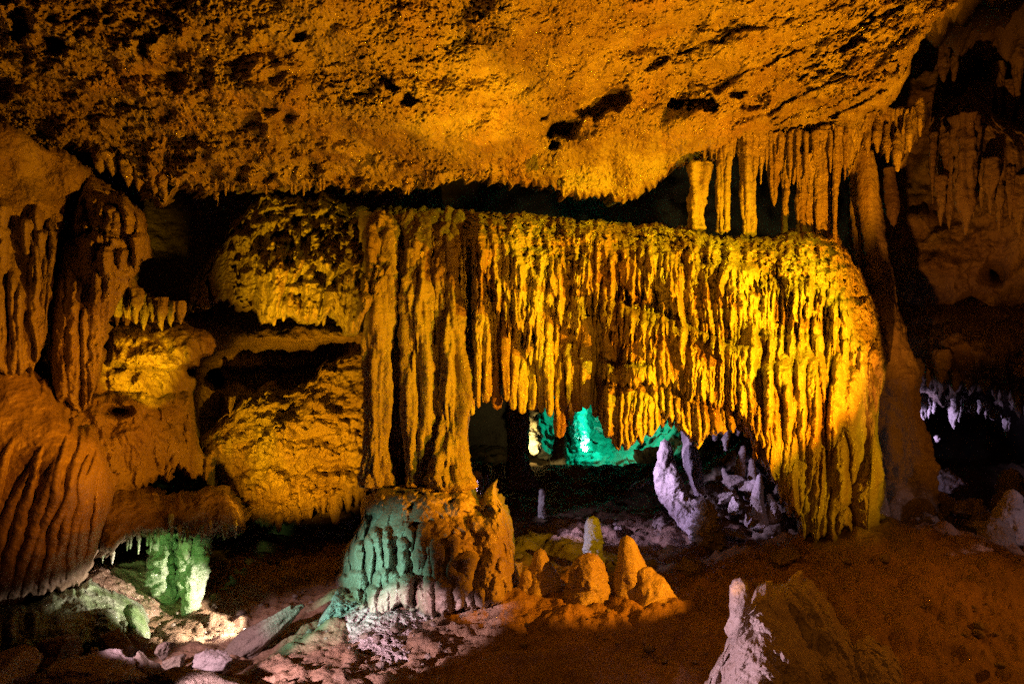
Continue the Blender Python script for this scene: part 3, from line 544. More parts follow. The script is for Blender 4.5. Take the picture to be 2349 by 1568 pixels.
# ------------------------------------------------------------------ left: hanging drapery clusters
q = np.random.RandomState(44)
c2b = [(-260, 860), (0, 850), (40, 858), (75, 848), (100, 780), (118, 640), (130, 560), (150, 470), (210, 400)]
C2T = tube_list(34, -240, 120, 430, lambda x: 850 if x < 85 else 700, (7, 15), (250, 420), 51) + tube_list(10, -240, 130, 400, 600, (14, 24), (100, 200), 52)
c2 = sheet(-260, 210, [(-260, 260), (0, 270), (100, 320), (150, 345), (180, 370), (210, 395)], c2b, [(-260, 300, 5.6), (0, 320, 5.9), (200, 380, 6.4), (-260, 850, 5.5), (0, 850, 5.75), (100, 750, 5.9), (100, 450, 6.1)],
           lambda px, py, xs, D, p: 0.06 * fbm(p, 2, 3) + 0.012 * fbm(p, 18, 3) + 1.6 * tubes_h(px, py, xs, C2T, D, 5) + 0.10 * ss(560, 420, py) * fbm(p, 3, 2), step=2.0, w=(30, 10, 0, 40), R=(.3, .1, 0, .35), thick=0.5)
put("hanging_drapery", [c2], M_COL, label="dark ribbed stone drapery hanging down the left edge beneath the ceiling", cat="drapery", group="stone draperies on the left")
c1t = [(118, 545), (150, 530), (175, 470), (190, 405), (210, 402), (240, 420), (262, 440), (290, 455), (320, 490), (340, 540), (346, 580)]
c1b = [(118, 880), (135, 925), (150, 920), (168, 942), (190, 948), (205, 930), (218, 880), (235, 800), (250, 735), (275, 690), (300, 650), (325, 600), (346, 585)]
C1T = tube_list(34, 120, 250, 600, lambda x: float(np.interp(x, [p[0] for p in c1b], [p[1] for p in c1b])), (7, 15), (200, 360), 61) + tube_list(22, 180, 340, 430, 640, (10, 18), (50, 130), 62)
c1 = sheet(118, 348, c1t, c1b, [(118, 600, 6.5), (200, 420, 6.5), (240, 550, 6.1), (345, 560, 6.5), (180, 900, 6.35), (180, 700, 6.15), (240, 750, 6.4)],
           lambda px, py, xs, D, p: 0.09 * fbm(p, 3, 3) + 0.02 * fbm(p, 14, 3, .6) + 1.5 * tubes_h(px, py, xs, C1T, D, 4) - 0.12 * np.exp(-((py - 535 - 8 * np.sin(px * .05)) / 5.) ** 2) * ss(140, 160, px) * ss(290, 260, px), step=1.8, w=(40, 12, 30, 50), R=(.35, .1, .25, .4), thick=0.6)
put("hanging_drapery", [c1], M_COL, label="bulky drapery with a rounded shoulder hanging left of the dark hollow", cat="drapery", group="stone draperies on the left")
for k, (x, a, b, r, lb) in enumerate([(228, 310, 398, 17, "stub stalactite above the shoulder of the bulky left drapery"), (256, 300, 405, 18, "rough stalactite right of the stub above the bulky drapery"), (292, 300, 430, 16, "long knobbly stalactite touching the bulky drapery's shoulder"),
                                      (316, 300, 440, 13, "narrow stalactite between the knobbly one and the dark hollow"), (352, 320, 448, 15, "pointed stalactite right of the narrow one above the hollow"),
                                      (376, 330, 468, 14, "lowest stalactite hanging at the dark hollow's upper rim"), (404, 350, 436, 14, "short blunt stalactite at the hollow's rim right of the lowest one"), (497, 440, 475, 4, "tiny lone bright stalactite dangling in the dark hollow"),
                                      (935, 410, 448, 9, "short pointed stalactite under the slab above the middle columns"), (1290, 410, 452, 9, "small stub stalactite under the slab above the curtain centre")]):
    put("stalactite", [spike([(x, a, 6.85, r * 1.5), (x - 3, (a + b) / 2, 6.78, r * 1.1), (x + 3, b - 24, 6.78, r * 0.6), (x + 2, b, 6.78, r * 0.15)], 40, 110, 0.35, 0.6, 9, x, 0.35)], M_CEIL, label=lb, cat="stalactite", group="stalactites under the ceiling's lower edge")

for k in range(16):
    x = q.choice([520, 610, 690, 742]) + q.uniform(-26, 26); b = 436 + 22 * q.rand() ** 2
    put("stalactite", [spike([(x, 405, 7.05, 4), (x, b - 8, 7.05, 3), (x, b, 7.05, 1)], 12, 30, .2, .3, 14, x)], M_CEIL, label="tiny soda straw stalactite in the row fringing the slab above the crusty mass", cat="stalactite", group="tiny straws under the slab above the crusty mass")
# left: fan of flowstone
et = [(-260, 800), (0, 820), (60, 850), (100, 868), (135, 920), (160, 960), (190, 985), (225, 1005), (245, 1040), (262, 1080)]
eb = [(-260, 1460), (-60, 1440), (0, 1420), (60, 1375), (110, 1360), (150, 1350), (190, 1335), (215, 1290), (235, 1210), (262, 1110)]
ET = [(x, y0, y1, r, x * 0.37, -(262 - x) * 0.30 - 10) for x, y0, y1, r in [(35, 1020, 1440, 20), (75, 1050, 1400, 18), (105, 1000, 1380, 17), (130, 1060, 1370, 16), (155, 990, 1350, 16), (178, 1040, 1340, 15), (200, 1010, 1320, 15), (222, 1050, 1290, 14), (240, 1080, 1240, 10), (0, 1060, 1440, 20), (-50, 1000, 1450, 24), (-110, 1000, 1450, 26), (-180, 1000, 1450, 26)]]
esh = sheet(-260, 264, et, eb, [(-260, 800, 5.6), (0, 840, 5.9), (160, 960, 5.95), (262, 1080, 6.2), (100, 1050, 5.65), (200, 1100, 5.75), (0, 1420, 5.95), (180, 1330, 6.15), (60, 1200, 5.7), (-260, 1450, 5.7)],
            lambda px, py, xs, D, p: 0.08 * fbm(p, 1.6, 3) + 0.014 * fbm(p, 8, 3) + 0.004 * fbm(p, 30, 2) + 0.8 * tubes_h(px, py, xs, ET, D, 7, ztop=0.35) * (0.7 + 0.6 * fbm(p, 2, 2, off=4.)), step=2.1, w=(40, 12, 0, 40), R=(.3, .12, 0, .30), thick=0.6, jt=(12, 7), jb=(8, 5))
put("flowstone_fan", [esh], M_SMOOTH, label="smooth orange flowstone cascade fanning into dark flutes at the left edge", cat="flowstone")

# left wall behind (structure)
wt = [(60, 760), (200, 735), (240, 700), (300, 560), (340, 440), (430, 400), (600, 400), (900, 400)]
wb = [(60, 1100), (250, 1125), (290, 1148), (320, 1135), (345, 1100), (400, 1085), (470, 1090), (500, 1140), (560, 1180), (900, 1170)]
def h_lw(px, py, xs, D, p):
    lip = lambda e, wd: np.sqrt(np.clip(1 - (1 - np.clip(e / wd, 0, 1)) ** 2, 0, 1))
    wob = 9 * fbm(p, 4, 3)
    h = 0.14 * fbm(p, 1.3, 3) + 0.035 * fbm(p, 6, 4, .6) + 0.008 * fbm(p, 22, 3)
    h += 0.30 * lip(py - 745 + wob, 30) * ss(240, 260, px) * ss(905, 870, px) * ss(850, 835, py + wob)      # bright ledge
    h += 0.10 * np.clip(fbm(p, 6, 3, st=(1, 1, .3), off=4.), -.3, .8) * ss(760, 800, py)
    h += 0.25 * lip(py - 905 + wob, 40) * ss(450, 430, px)
    h -= 0.45 * ss(0, 1, 1 - np.hypot((px - 270) / 46, (py - 943) / 16)) + 0.3 * ss(0, 1, 1 - np.hypot((px - 270) / 30, (py - 840) / 14))
    h -= 1.3 * ss(0, 0.35, 1 - np.sqrt(((px - 650) / 215) ** 2 + ((py - 840) / 82) ** 2) + 0.25 * fbm(p, 2.5, 3, off=19.0)) * ss(770, 815, py + 2 * wob)
    h -= 0.8 * ss(0, 0.5, 1 - np.sqrt(((px - 482) / 48) ** 2 + ((py - 930) / 130) ** 2) + 0.2 * fbm(p, 3, 2, off=39.0))  # carved deeper to give the tall dark band of shadow
    h -= 0.9 * ss(745, 690, py) * ss(290, 340, px)                                                            # deep hollow
    return h
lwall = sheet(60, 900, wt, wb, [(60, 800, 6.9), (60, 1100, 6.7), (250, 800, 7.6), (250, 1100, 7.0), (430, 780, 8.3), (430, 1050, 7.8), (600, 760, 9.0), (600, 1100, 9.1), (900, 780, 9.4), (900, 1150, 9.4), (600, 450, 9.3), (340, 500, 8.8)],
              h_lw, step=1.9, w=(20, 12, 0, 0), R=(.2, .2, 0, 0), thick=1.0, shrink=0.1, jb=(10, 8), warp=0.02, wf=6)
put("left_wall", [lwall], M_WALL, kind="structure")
cluster("stalactite_cluster", "dim row of stalactites low in the dark hollow on the left", "stalactites", None,
        [(268, 640, 752, 12), (292, 650, 760, 12), (312, 660, 745, 10), (330, 670, 765, 9), (350, 680, 740, 9), (372, 680, 760, 10), (392, 690, 750, 9), (415, 690, 745, 9)], M_COL, 7.7)

# upper crusty mass with drapery
dt = [(432, 700), (445, 640), (480, 590), (515, 560), (530, 515), (560, 500), (590, 462), (620, 448), (665, 446), (700, 455), (740, 446), (770, 455), (800, 480), (850, 484), (900, 484)]
db = [(432, 712), (470, 700), (520, 692), (560, 700), (590, 705), (600, 740), (640, 742), (655, 728), (690, 735), (730, 745), (760, 722), (790, 755), (812, 762), (830, 740), (850, 705), (875, 650), (900, 600)]
db_f = lambda x: float(np.interp(x, [p[0] for p in db], [p[1] for p in db]))
D0T = tube_list(46, 590, 895, lambda x: 585, db_f, (8, 16), (60, 170), 71, lean=-10) + tube_list(60, 520, 895, lambda x: 500, lambda x: 620, (6, 11), (20, 60), 72)
def h_d0(px, py, xs, D, p):
    cr = ss(640, 520, py)
    h = 0.12 * fbm(p, 2, 3) + 0.05 * fbm(p, 8, 4, .65) * (0.6 + cr) + 0.02 * fbm(p, 24, 3, .6) - 0.10 * ss(.25, .5, fbm(p, 5, 3, .6, off=7.)) * (0.3 + cr + ss(600, 540, px))
    h += 1.9 * tubes_h(px, py, xs, D0T, D, 3) + 0.12 * np.exp(-((px - 640) / 60) ** 2 - ((py - 590) / 30) ** 2)
    h += 0.22 * ss(0, 1, (py - 560) / 60) * ss(500, 680, px + 120 * fbm(p, 2.5, 2, off=29.))
    return h
d0 = sheet(432, 900, dt, db, [(432, 700, 8.3), (560, 500, 8.1), (660, 450, 8.0), (900, 490, 7.7), (650, 600, 7.75), (800, 600, 7.5), (650, 740, 7.7), (890, 620, 7.4), (500, 640, 8.1)],
           h_d0, step=1.8, w=(40, 10, 40, 0), R=(.35, .1, .3, 0), thick=0.9, jt=(6, 7), jb=(6, 6))
crust = put("crusted_rock_mass", [d0], M_COL, label="crusty rock mass with yellow drapery folds, left of the central columns", cat="rock mass")
for x, y, r in [(606, 742, 9), (628, 748, 8), (650, 738, 8), (700, 742, 7), (742, 748, 8), (792, 760, 9), (812, 766, 10), (830, 748, 8)]:
    put("stalactite", [spike([(x + 8, y - 90, 7.55, r), (x + 3, y - 40, 7.5, r * 1.1), (x, y, 7.55, r * .3)], 18, 60, .15, .3, 12, x)], M_COL, crust)
# lower bulging lit wall
d2t = [(455, 998), (475, 985), (520, 950), (565, 908), (620, 886), (660, 895), (690, 885), (720, 862), (750, 835), (790, 815), (900, 800)]
d2b = [(455, 1006), (470, 1040), (478, 1075), (490, 1110), (540, 1135), (560, 1205), (590, 1200), (610, 1212), (640, 1195), (660, 1210), (700, 1195), (730, 1175), (760, 1200), (790, 1160), (820, 1170), (900, 1160)]
D2T = tube_list(40, 540, 880, 1080, 1190, (8, 14), (40, 100), 81) + tube_list(14, 500, 860, 960, 1040, (7, 12), (25, 60), 82)
def h_d2(px, py, xs, D, p):
    lip = lambda e, wd: np.sqrt(np.clip(1 - (1 - np.clip(e / wd, 0, 1)) ** 2, 0, 1)); wob = 10 * fbm(p, 3, 3)
    h = 0.10 * fbm(p, 1.6, 3, st=(.7, 1, 1.5)) + 0.045 * fbm(p, 6, 4, .62, st=(.7, 1, 1.3)) + 0.010 * fbm(p, 22, 3)
    h += 0.14 * fbm(p, 2.6, 3, 0.6, off=53.0) + 0.035 * fbm(p, 11, 3, 0.65, off=51.0) - 0.05 * ss(.25, .5, fbm(p, 7, 3, .6, off=7.)) + 0.05 * lip(py - 950 + 2 * wob - (px - 600) * .1, 40) - 0.09 * lip(py - 1045 + 2.5 * wob, 30) + 0.09 * lip(py - 1085 + 2 * wob, 26) + 1.0 * tubes_h(px, py, xs, D2T, D, 3)
    return h
d2 = sheet(455, 900, d2t, d2b, [(455, 1000, 8.2), (620, 890, 8.5), (880, 810, 8.7), (500, 1100, 8.2), (640, 1000, 8.2), (850, 1000, 8.5), (640, 1200, 8.3), (880, 1160, 8.5)],
           h_d2, step=1.9, w=(50, 10, 20, 0), R=(.4, .12, .2, 0), thick=1.2, jt=(5, 6), jb=(9, 9))
bulge = put("rock_bulge", [d2], M_WALL, label="bulging amber lit rock shelf with fringed underside behind the leftmost column", cat="rock bulge")
for x, y, r in [(562, 1205, 12), (592, 1175, 8), (612, 1200, 8), (640, 1222, 10), (660, 1195, 9), (688, 1185, 8), (712, 1190, 9), (742, 1180, 8), (770, 1205, 14), (800, 1170, 9), (820, 1165, 8)]:
    put("stalactite", [spike([(x, y - 90, 8.35, r * 1.2), (x, y - 35, 8.25, r), (x, y, 8.25, r * .35)], 20, 60, .2, .3, 12, x)], M_WALL, bulge)

# dark overhang block and its white drips
ft = [(222, 1150), (240, 1110), (300, 1120), (350, 1125), (400, 1135), (440, 1130), (480, 1112), (515, 1125), (540, 1145), (556, 1175)]
fb = [(222, 1255), (255, 1262), (290, 1235), (330, 1225), (380, 1215), (420, 1228), (480, 1226), (520, 1222), (556, 1212)]
fs = sheet(222, 558, ft, fb, [(222, 1180, 6.4), (400, 1120, 6.9), (550, 1170, 6.9), (400, 1220, 6.6), (250, 1250, 6.3), (540, 1220, 6.8)],
           lambda px, py, xs, D, p: 0.12 * fbm(p, 2, 3) + 0.03 * fbm(p, 8, 3, .6) + .008 * fbm(p, 24, 2), step=2.2, w=(50, 14, 30, 40), R=(.4, .15, .3, .35), thick=1.0, shrink=.05, jb=(5, 5))
over = put("rock_overhang", [fs], M_WALL, label="dark rock overhang above the green lit columns at lower left", cat="rock overhang")
for k, (x, a, b, r) in enumerate([(216, 1235, 1270, 5), (232, 1230, 1295, 5), (246, 1240, 1300, 6), (258, 1245, 1298, 7), (288, 1225, 1275, 6), (304, 1222, 1265, 6), (318, 1218, 1282, 6), (334, 1205, 1265, 8), (350, 1205, 1275, 7), (362, 1218, 1270, 5), (388, 1190, 1240, 7), (398, 1208, 1260, 5), (412, 1215, 1262, 6), (425, 1222, 1260, 5), (466, 1215, 1248, 5), (482, 1205, 1238, 5), (510, 1215, 1242, 6), (524, 1212, 1236, 5), (540, 1205, 1240, 5)]):
    jx = 5 * math.sin(k * 2.1); L = (b - a) * (0.55 + 0.4 * abs(math.sin(k * 1.7)))
    put("stalactite", [spike([(x + jx, a - 12, 6.62, r * .9), (x + jx, a, 6.58, r * .8), (x + jx + 1, a + L * .5, 6.56, r * .55), (x + jx - 1, a + L, 6.56, r * .2)], 16, 46, .35, .3, 16, x, .3)], M_DRIP if k % 3 == 0 else M_GREEN, over)
for lb, pts, mt_ in [("broad mossy green stalactite column under the dark overhang", [(392, 1215, 7.0, 40), (385, 1270, 6.95, 44), (385, 1320, 6.95, 42), (392, 1370, 6.95, 28), (400, 1385, 6.95, 12)], M_GREEN),
                     ("long pale green column tapering down to the rocks at lower left", [(450, 1210, 6.85, 34), (446, 1270, 6.8, 31), (442, 1340, 6.8, 24), (438, 1400, 6.8, 17), (440, 1450, 6.8, 12), (445, 1490, 6.8, 14)], M_GREEN),
                     ("short chalky stalactite between the two green columns", [(420, 1215, 6.72, 15), (426, 1250, 6.70, 13), (427, 1285, 6.70, 5)], M_DRIP)]:
    put("limestone_column" if "column" in lb else "stalactite", [spike(pts, 50, 160, 0.2, .5, 7, pts[0][0], .3)], mt_, label=lb, cat="column" if "column" in lb else "stalactite", group="green lit formations at lower left")
pt = sheet(190, 500, [(190, 1330), (230, 1285), (280, 1290), (330, 1280), (400, 1330), (500, 1400)], [(190, 1480), (500, 1500)], [(190, 1350, 6.5), (500, 1400, 7.2), (300, 1290, 7.1), (190, 1480, 6.0), (500, 1500, 6.6)],
           lambda px, py, xs, D, p: .12 * fbm(p, 2.5, 3) + .04 * fbm(p, 8, 4, .6) + .01 * fbm(p, 26, 2) + .07 * np.clip(fbm(p, 6, 2, st=(1, 1, .25), off=3.), -.3, .6), step=2.0, w=(30, 0, 20, 20), thick=.8)
put("wet_rock_bank", [pt], M_PINKROCK, label="glistening pinkish wet rock bank behind the green columns", cat="rock bank")
PLT = tube_list(34, -190, 330, 1380, lambda x: 1540 - max(0, x) * .25, (9, 17), (40, 110), 91)
pl = sheet(-200, 345, [(-200, 1370), (0, 1375), (60, 1385), (120, 1350), (160, 1345), (205, 1335), (250, 1345), (300, 1370), (345, 1410)], [(-200, 1560), (0, 1545), (120, 1500), (200, 1480), (345, 1465)],
           [(-200, 1400, 5.6), (0, 1390, 5.8), (200, 1350, 6.2), (345, 1420, 6.4), (-200, 1560, 5.3), (100, 1500, 5.6), (345, 1465, 6.0)],
           lambda px, py, xs, D, p: .07 * fbm(p, 3, 3) + .02 * fbm(p, 12, 3) + 1.1 * tubes_h(px, py, xs, PLT, D, 4), step=2.0, w=(30, 8, 0, 40), R=(.25, .08, 0, .3), thick=.6)
put("flowstone_bank", [pl], M_GREEN, label="olive green dripping flowstone bank at the lower left edge", cat="flowstone")

# dark back wall of the low cavity
cv = sheet(380, 1000, [(380, 1120), (1000, 1100)], [(380, 1460), (1000, 1400)], [(380, 1200, 8.9), (1000, 1200, 9.3), (380, 1450, 7.7), (1000, 1400, 8.4), (700, 1150, 9.3)],
           lambda px, py, xs, D, p: .2 * fbm(p, 1.2, 3) + .04 * fbm(p, 6, 3), step=4, thick=.5, jt=(0, 0), jb=(0, 0))
put("cavity_wall", [cv], M_WALL, kind="structure")

# ------------------------------------------------------------------ boulders bottom left
B = [("long squared boulder tilted up beside the pale slope", 570, 1475, 6.0, (.62, .17, .15), (0, -32, 25), 3, M_BOULD), ("dark pitted boulder behind the tilted long one", 620, 1432, 6.9, (.62, .3, .15), (0, -3, 8), 4, M_BOULD),
     ("white tipped rock at the foot of the tilted long boulder", 500, 1522, 5.6, (.17, .14, .10), (0, 10, 0), 5, M_PALE), ("green lit flat slab at the bottom left", 190, 1550, 5.0, (.48, .3, .12), (4, -3, 10), 6, M_PALE),
     ("teal lit slab in the bottom left corner", 30, 1535, 4.9, (.27, .3, .14), (0, -14, 0), 7, M_PALE), ("flat dim rock between the teal slab and the brown block", 130, 1508, 5.4, (.22, .25, .13), (0, -8, 0), 8, M_BOULD),
     ("angular block with a pink face left of the loose stones", 268, 1490, 5.6, (.15, .16, .13), (0, 12, 20), 9, M_BOULD), ("rounded brown rock behind the pink faced block", 318, 1478, 5.8, (.12, .14, .10), (0, 10, 0), 10, M_BOULD),
     ("small curled rock with an olive rim", 375, 1492, 5.6, (.10, .10, .08), (0, -20, 0), 11, M_BOULD), ("dim rock under the small curled one", 400, 1518, 5.5, (.13, .12, .07), (0, -18, 0), 12, M_BOULD),
     ("dark greenish stone in front of the pink faced block", 340, 1535, 5.2, (.16, .14, .11), (0, 15, 0), 13, M_BOULD), ("little orange lit chip beside the flat slab", 215, 1505, 5.3, (.05, .05, .06), (0, 0, 0), 14, M_PALE),
     ("low rock ridge at the bottom edge below the loose stones", 430, 1570, 4.9, (.5, .3, .11), (0, 2, 0), 15, M_BOULD), ("knobbly stone where the long pale green column lands", 452, 1485, 6.4, (.09, .09, .08), (0, 0, 0), 16, M_BOULD),
     ("reddish lump right of the long pale green column", 478, 1395, 7.2, (.08, .08, .10), (0, 0, 0), 17, M_PINKROCK), ("shadowed rock between the tilted boulder and the pitted one", 690, 1475, 6.4, (.2, .2, .08), (0, 0, 0), 18, M_BOULD),
     ("pale flat stone right of the pitted boulder", 690, 1450, 6.5, (.12, .1, .05), (0, 0, 0), 19, M_PALE)]
for lb, x, y, d, sz, rot, sd, m in B:
    put("boulder", [rock(x, y, d, sz, rot, sd, 90, rough=.16)], m, label=lb, cat="boulder", group="loose boulders at the lower left")

# ------------------------------------------------------------------ stalagmites in the middle
def stag(lb, x, yt_, yb_, d, rt, rb, mat, lean=0, bumps=.15, flute=.2, rough=.16, mid=None, extra=(), name="stalagmite", group="stalagmites on the cave floor"):
    rm = mid or (rt + rb) * .52
    put(name, [spike([(x + lean, yt_, d, rt), (x + lean * .6, yt_ + (yb_ - yt_) * .3, d, (rt * .5 + rm * .5)), (x, yt_ + (yb_ - yt_) * .6, d, rm), (x, yb_, d, rb), (x, yb_ + 25, d, rb * 1.1)], 70, 130, rough, flute, 6, x * .7, bumps, head=rt * S * d * 1.3)] + list(extra), mat, label=lb, cat=name, group=group)
stag("squat orange stalagmite nearest the central mound", 1240, 1256, 1345, 6.7, 11, 46, M_MOUND, bumps=.05, rough=.1)
stag("knee high nub leaning on the squat orange stalagmite", 1208, 1305, 1350, 6.65, 9, 22, M_MOUND)
stag("stump like orange stalagmite with a pitted top", 1350, 1266, 1390, 6.5, 32, 60, M_MOUND, bumps=.15, rough=.1, mid=46)
stag("tall orange stalagmite with a rounded tip and long skirt", 1445, 1226, 1370, 6.5, 12, 50, M_MOUND, -8, bumps=.04, rough=.1, mid=36,
     extra=[spike([(1472, 1300, 6.45, 16), (1492, 1340, 6.4, 34), (1500, 1400, 6.3, 52), (1500, 1430, 6.3, 56)], 60, 100, .1, .25, 6, 9., .05)])
stag("upright pale stalagmite behind the pitted stump", 1360, 1182, 1275, 7.6, 14, 24, M_PALE, mid=18, bumps=.2)
stag("small white lilac stalagmite standing alone in the dark", 1243, 1120, 1165, 9.6, 7, 9, M_PALE)
stag("tiny lilac stalagmite beyond the mound's right tip", 1116, 1088, 1120, 10.5, 6, 8, M_PALE)
stag("dim brown stump just right of the rightmost mound column", 1093, 1078, 1135, 8.6, 12, 18, M_COL)
stag("rough pale rock pile of stacked lumps in the lilac light", 1622, 1142, 1235, 8.3, 18, 34, M_PALE, -8, bumps=.5, rough=.25, mid=28)
stag("small brown cone rising at the near end of the right hill", 1858, 1236, 1256, 6.9, 5, 16, M_MOUND)
stag("slim lilac stalagmite tip right of the tall ridge", 1726, 1050, 1125, 9.6, 5, 17, M_PALE, -3)
stag("pale pointed stalagmite nearest the curtain's low drapery", 1772, 1130, 1178, 9.0, 4, 18, M_PALE, -10)
stag("thin pale spike behind the drapery tip", 1762, 1080, 1110, 9.8, 3, 12, M_PALE, -4)
stag("bright white lilac stalagmite at the right edge", 2318, 1120, 1225, 6.9, 14, 44, M_PALE, 6, mid=32)
stag("dark dome shaped stalagmite behind the bright one at right", 2320, 1072, 1200, 8.0, 26, 40, M_BOULD, mid=36)
stag("leaning lilac spike left of the slim stalagmite tip", 1672, 1072, 1128, 9.4, 4, 16, M_PALE, -14, bumps=.05, rough=.1)
stag("broad based lilac cone under the curtain's lowest drapery", 1735, 1085, 1190, 9.0, 4, 26, M_PALE, 8, bumps=.05, rough=.1)
stag("knobbed lilac stalagmite between the rank and the rubble", 1700, 1020, 1070, 9.7, 5, 14, M_PALE, 6, bumps=.1, rough=.1)
# lilac ridge and pillars under the curtain
put("rock_ridge", [spike([(1524, 1005, 9.2, 6), (1526, 1045, 9.2, 19), (1526, 1090, 9.1, 26), (1545, 1145, 9.0, 30), (1585, 1190, 8.8, 28), (1610, 1235, 8.6, 28)], 80, 240, .14, .40, 6, 5., .10)],
    M_PALE, label="lilac crumpled rock ridge curving down behind the curtain", cat="rock ridge")
put("rock_pillar", [spike([(1574, 975, 9.5, 14), (1580, 1010, 9.5, 12), (1586, 1050, 9.5, 17), (1598, 1100, 9.4, 18), (1606, 1140, 9.4, 14)], 70, 160, .14, .4, 7, 15., .1)], M_PALE, label="pink lilac pillar between the crumpled ridge and the dark slope", cat="rock pillar")
for k, (x, y, d, sz, lb) in enumerate([(1678, 1105, 9.2, (.13, .1, .06), "lilac chip resting high on the dark slope"), (1724, 1118, 9.1, (.16, .12, .08), "lilac slab under the slim stalagmite tip"), (1670, 1140, 9.0, (.14, .1, .07), "thin lilac flake low on the dark slope"),
                                      (1680, 1165, 8.9, (.07, .08, .08), "knuckle shaped lilac stone below the thin flake"), (1727, 1200, 8.5, (.06, .06, .05), "pink pebble right of the stacked rock pile"), (1690, 1222, 8.3, (.13, .1, .03), "flat lilac stone with a peg near the stacked pile"),
                                      (1470, 1110, 10., (.18, .15, .05), "sliver of pink rock left of the crumpled ridge")]):
    sz = tuple(v * 1.4 for v in sz)
    put("boulder", [rock(x, y, d, sz, (0, 20 * math.sin(k * 3.), 0), 30 + k, 50, rough=.25)], M_PALE, label=lb, cat="rock", group="lilac lit rocks on the dark slope")
slope = sheet(1500, 1900, [(1500, 1180), (1560, 1120), (1620, 1060), (1700, 1010), (1900, 1000)], [(1500, 1240), (1650, 1260), (1900, 1300)], [(1500, 1200, 9.3), (1600, 1100, 9.9), (1900, 1010, 10.3), (1650, 1250, 8.8), (1900, 1290, 8.4)],
              lambda px, py, xs, D, p: .35 * fbm(p, 1.6, 3) + .12 * fbm(p, 6, 3, .6), step=3, w=(20, 0, 20, 0), thick=.6)
put("rubble_slope", [slope], M_BOULD, label="dark tumbled rubble slope under the curtain's right half", cat="rubble slope")
for k, (x, a, b, r, lb) in enumerate([(1600, 950, 1010, 9, "lilac knob stalactite left of the hanging rank"), (1640, 960, 1012, 10, "pale stalactite in the rank behind the curtain's right tips"), (1665, 950, 1035, 9, "longest lilac stalactite in the rank behind the curtain"), (1692, 960, 1000, 8, "stubby lilac stalactite ending the rank behind the curtain"), (1310, 900, 975, 8, "white stalactite glowing between the curtain tips")]):
    put("stalactite", [spike([(x, a, 9.4, r * 1.1), (x, (a + b) / 2, 9.4, r), (x, b, 9.4, r * .4)], 20, 60, .3, .3, 9, x, .3)], M_PALE, label=lb, cat="stalactite", group="lilac stalactites behind the curtain")
put("limestone_column", [spike([(1190, 880, 11.5, 26), (1188, 1000, 11.5, 22), (1190, 1080, 11.4, 26), (1195, 1130, 11.4, 40)], 50, 140, .1, .3, 6, 71., .1)], M_COL, label="dim reddish column deep behind the curtain, left of the warm glow", cat="column")

# ------------------------------------------------------------------ green lit chamber
gt = [(1180, 840), (1700, 840)]; gb = [(1180, 1010), (1240, 1050), (1300, 1070), (1400, 1085), (1480, 1075), (1540, 1060), (1700, 1040)]
gs = sheet(1180, 1700, gt, gb, [(1180, 840, 14.6), (1180, 1040, 14.2), (1300, 950, 15.6), (1400, 840, 15.8), (1400, 1080, 14.6), (1550, 950, 15.0), (1700, 1000, 13.5), (1550, 1070, 14.0)],
           lambda px, py, xs, D, p: .35 * fbm(p, 1.2, 4, .6) + .18 * rid(p, 1.8, 3, off=4.) + .05 * fbm(p, 7, 2), step=1.8, thick=.5, w=(0, 10, 0, 0), jt=(0, 0), jb=(3, 3), warp=.05)
put("chamber_wall", [gs], M_FAR, kind="structure")
put("limestone_column", [spike([(1330, 860, 15.0, 26), (1328, 960, 15.0, 20), (1335, 1030, 14.9, 24), (1345, 1080, 14.8, 40)], 50, 130, .2, .4, 4, 81., .2)], M_PALE, label="glowing white column in the green lit chamber", cat="column")
put("limestone_column", [spike([(1288, 860, 14.0, 14), (1286, 980, 14.0, 12), (1280, 1080, 13.9, 18)], 40, 100, .15, .4, 5, 83., .1)], M_FAR, label="dark slim column silhouetted left of the glowing white one", cat="column")
put("boulder", [rock(1490, 1055, 13.6, (.42, .4, .36), (0, -25, 0), 88, 90, rough=.2)], M_FAR, label="big dark green boulder at the right of the green chamber", cat="boulder")
put("stalagmite", [spike([(1226, 962, 13.2, 6), (1220, 990, 13.2, 16), (1222, 1015, 13.2, 19), (1232, 1044, 13.2, 9)], 40, 90, .25, .3, 6, 91., .3)], M_PALE, label="warm glowing formation left of the green chamber", cat="stalagmite")
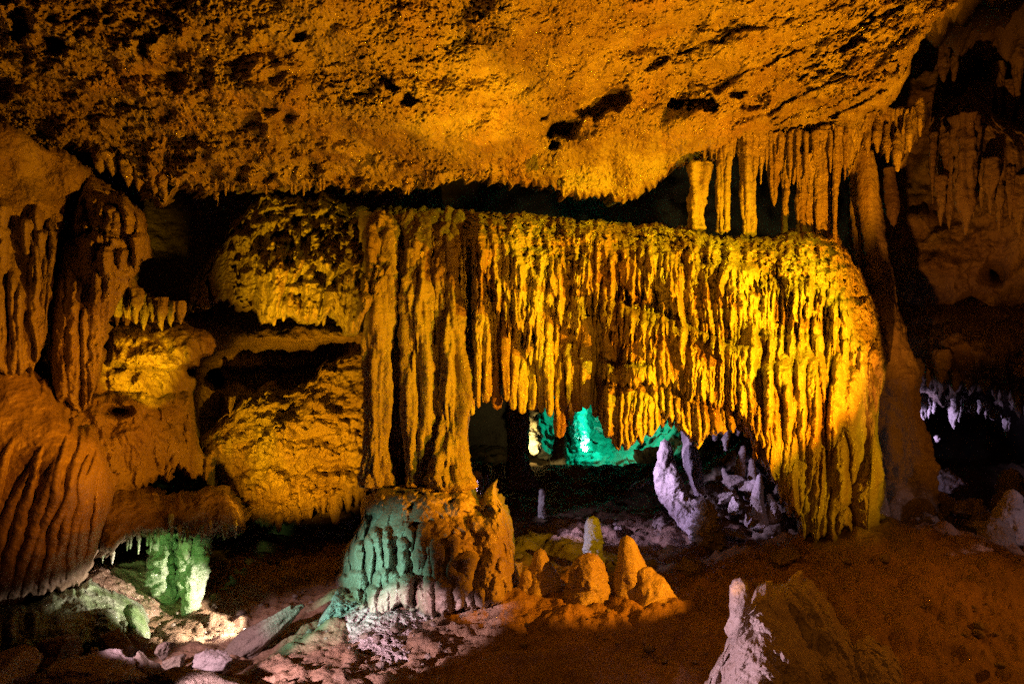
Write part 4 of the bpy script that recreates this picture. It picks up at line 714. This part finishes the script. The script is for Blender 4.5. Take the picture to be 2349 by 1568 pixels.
put("stalactite", [spike([(1224, 930, 13.1, 16), (1226, 965, 13.1, 12), (1232, 990, 13.1, 4)], 30, 60, .3, .3, 6, 92., .3)], M_COL, label="small amber stalactite right above the warm glow", cat="stalactite")

# ------------------------------------------------------------------ right foreground rock
rt = [(1585, 1600), (1625, 1545), (1650, 1500), (1672, 1455), (1690, 1425), (1712, 1385), (1735, 1345), (1762, 1332), (1800, 1345), (1838, 1338), (1880, 1366), (1903, 1392), (1920, 1432), (1950, 1462), (2000, 1474), (2040, 1484), (2072, 1524), (2096, 1575), (2120, 1640)]
RT = sheet(1585, 2120, rt, [(1585, 1680), (2120, 1680)], [(1585, 1600, 4.7), (2120, 1600, 5.1), (1750, 1335, 4.8), (1850, 1350, 5.0), (1720, 1470, 4.45), (1860, 1500, 4.7), (1760, 1600, 4.15), (1900, 1660, 4.5), (2050, 1520, 5.1), (1640, 1660, 4.3)],
           lambda px, py, xs, D, p: .16 * fbm(p, 2.2, 3) + .035 * fbm(p, 8, 4, .62) + .008 * fbm(p, 28, 3, .6), step=1.9, w=(70, 0, 60, 60), R=(.45, 0, .4, .4), thick=.9, shrink=0, jt=(10, 5), jb=(0, 0))
put("foreground_rock", [RT], M_PALE, label="big rock in the lower right foreground with a pink lit flank", cat="rock")
stag("pale finger shaped stalagmite rising from the big foreground rock", 1698, 1324, 1440, 4.62, 18, 30, M_PALE, 0, mid=25, bumps=.1, flute=.12)
for k, (x, y, d, r, lb) in enumerate([(2150, 1150, 7.9, .22, "brown boulder at the foot of the tall leaning column"), (2215, 1165, 7.6, .2, "upright brown boulder in the row by the right void"), (2250, 1210, 7.2, .24, "rounded boulder below the right void"), (2130, 1230, 7.3, .28, "low boulder between the leaning column and the hill"),
                                      (2290, 1250, 6.6, .28, "dim boulder below the bright stalagmite at right"), (1420 + 380, 1275, 6.7, .16, "brown lump at the left end of the right hill"), (1600, 1310, 7.2, .18, "dark boulder behind the foreground rock"), (2180, 1100, 8.6, .2, "small dark boulder at the edge of the right void")]):
    put("boulder", [rock(x, y, d, (r, r, r * .8), (0, 0, 30 * k), 50 + k, 80, rough=.2)], M_BOULD, label=lb, cat="boulder", group="boulders along the right side")
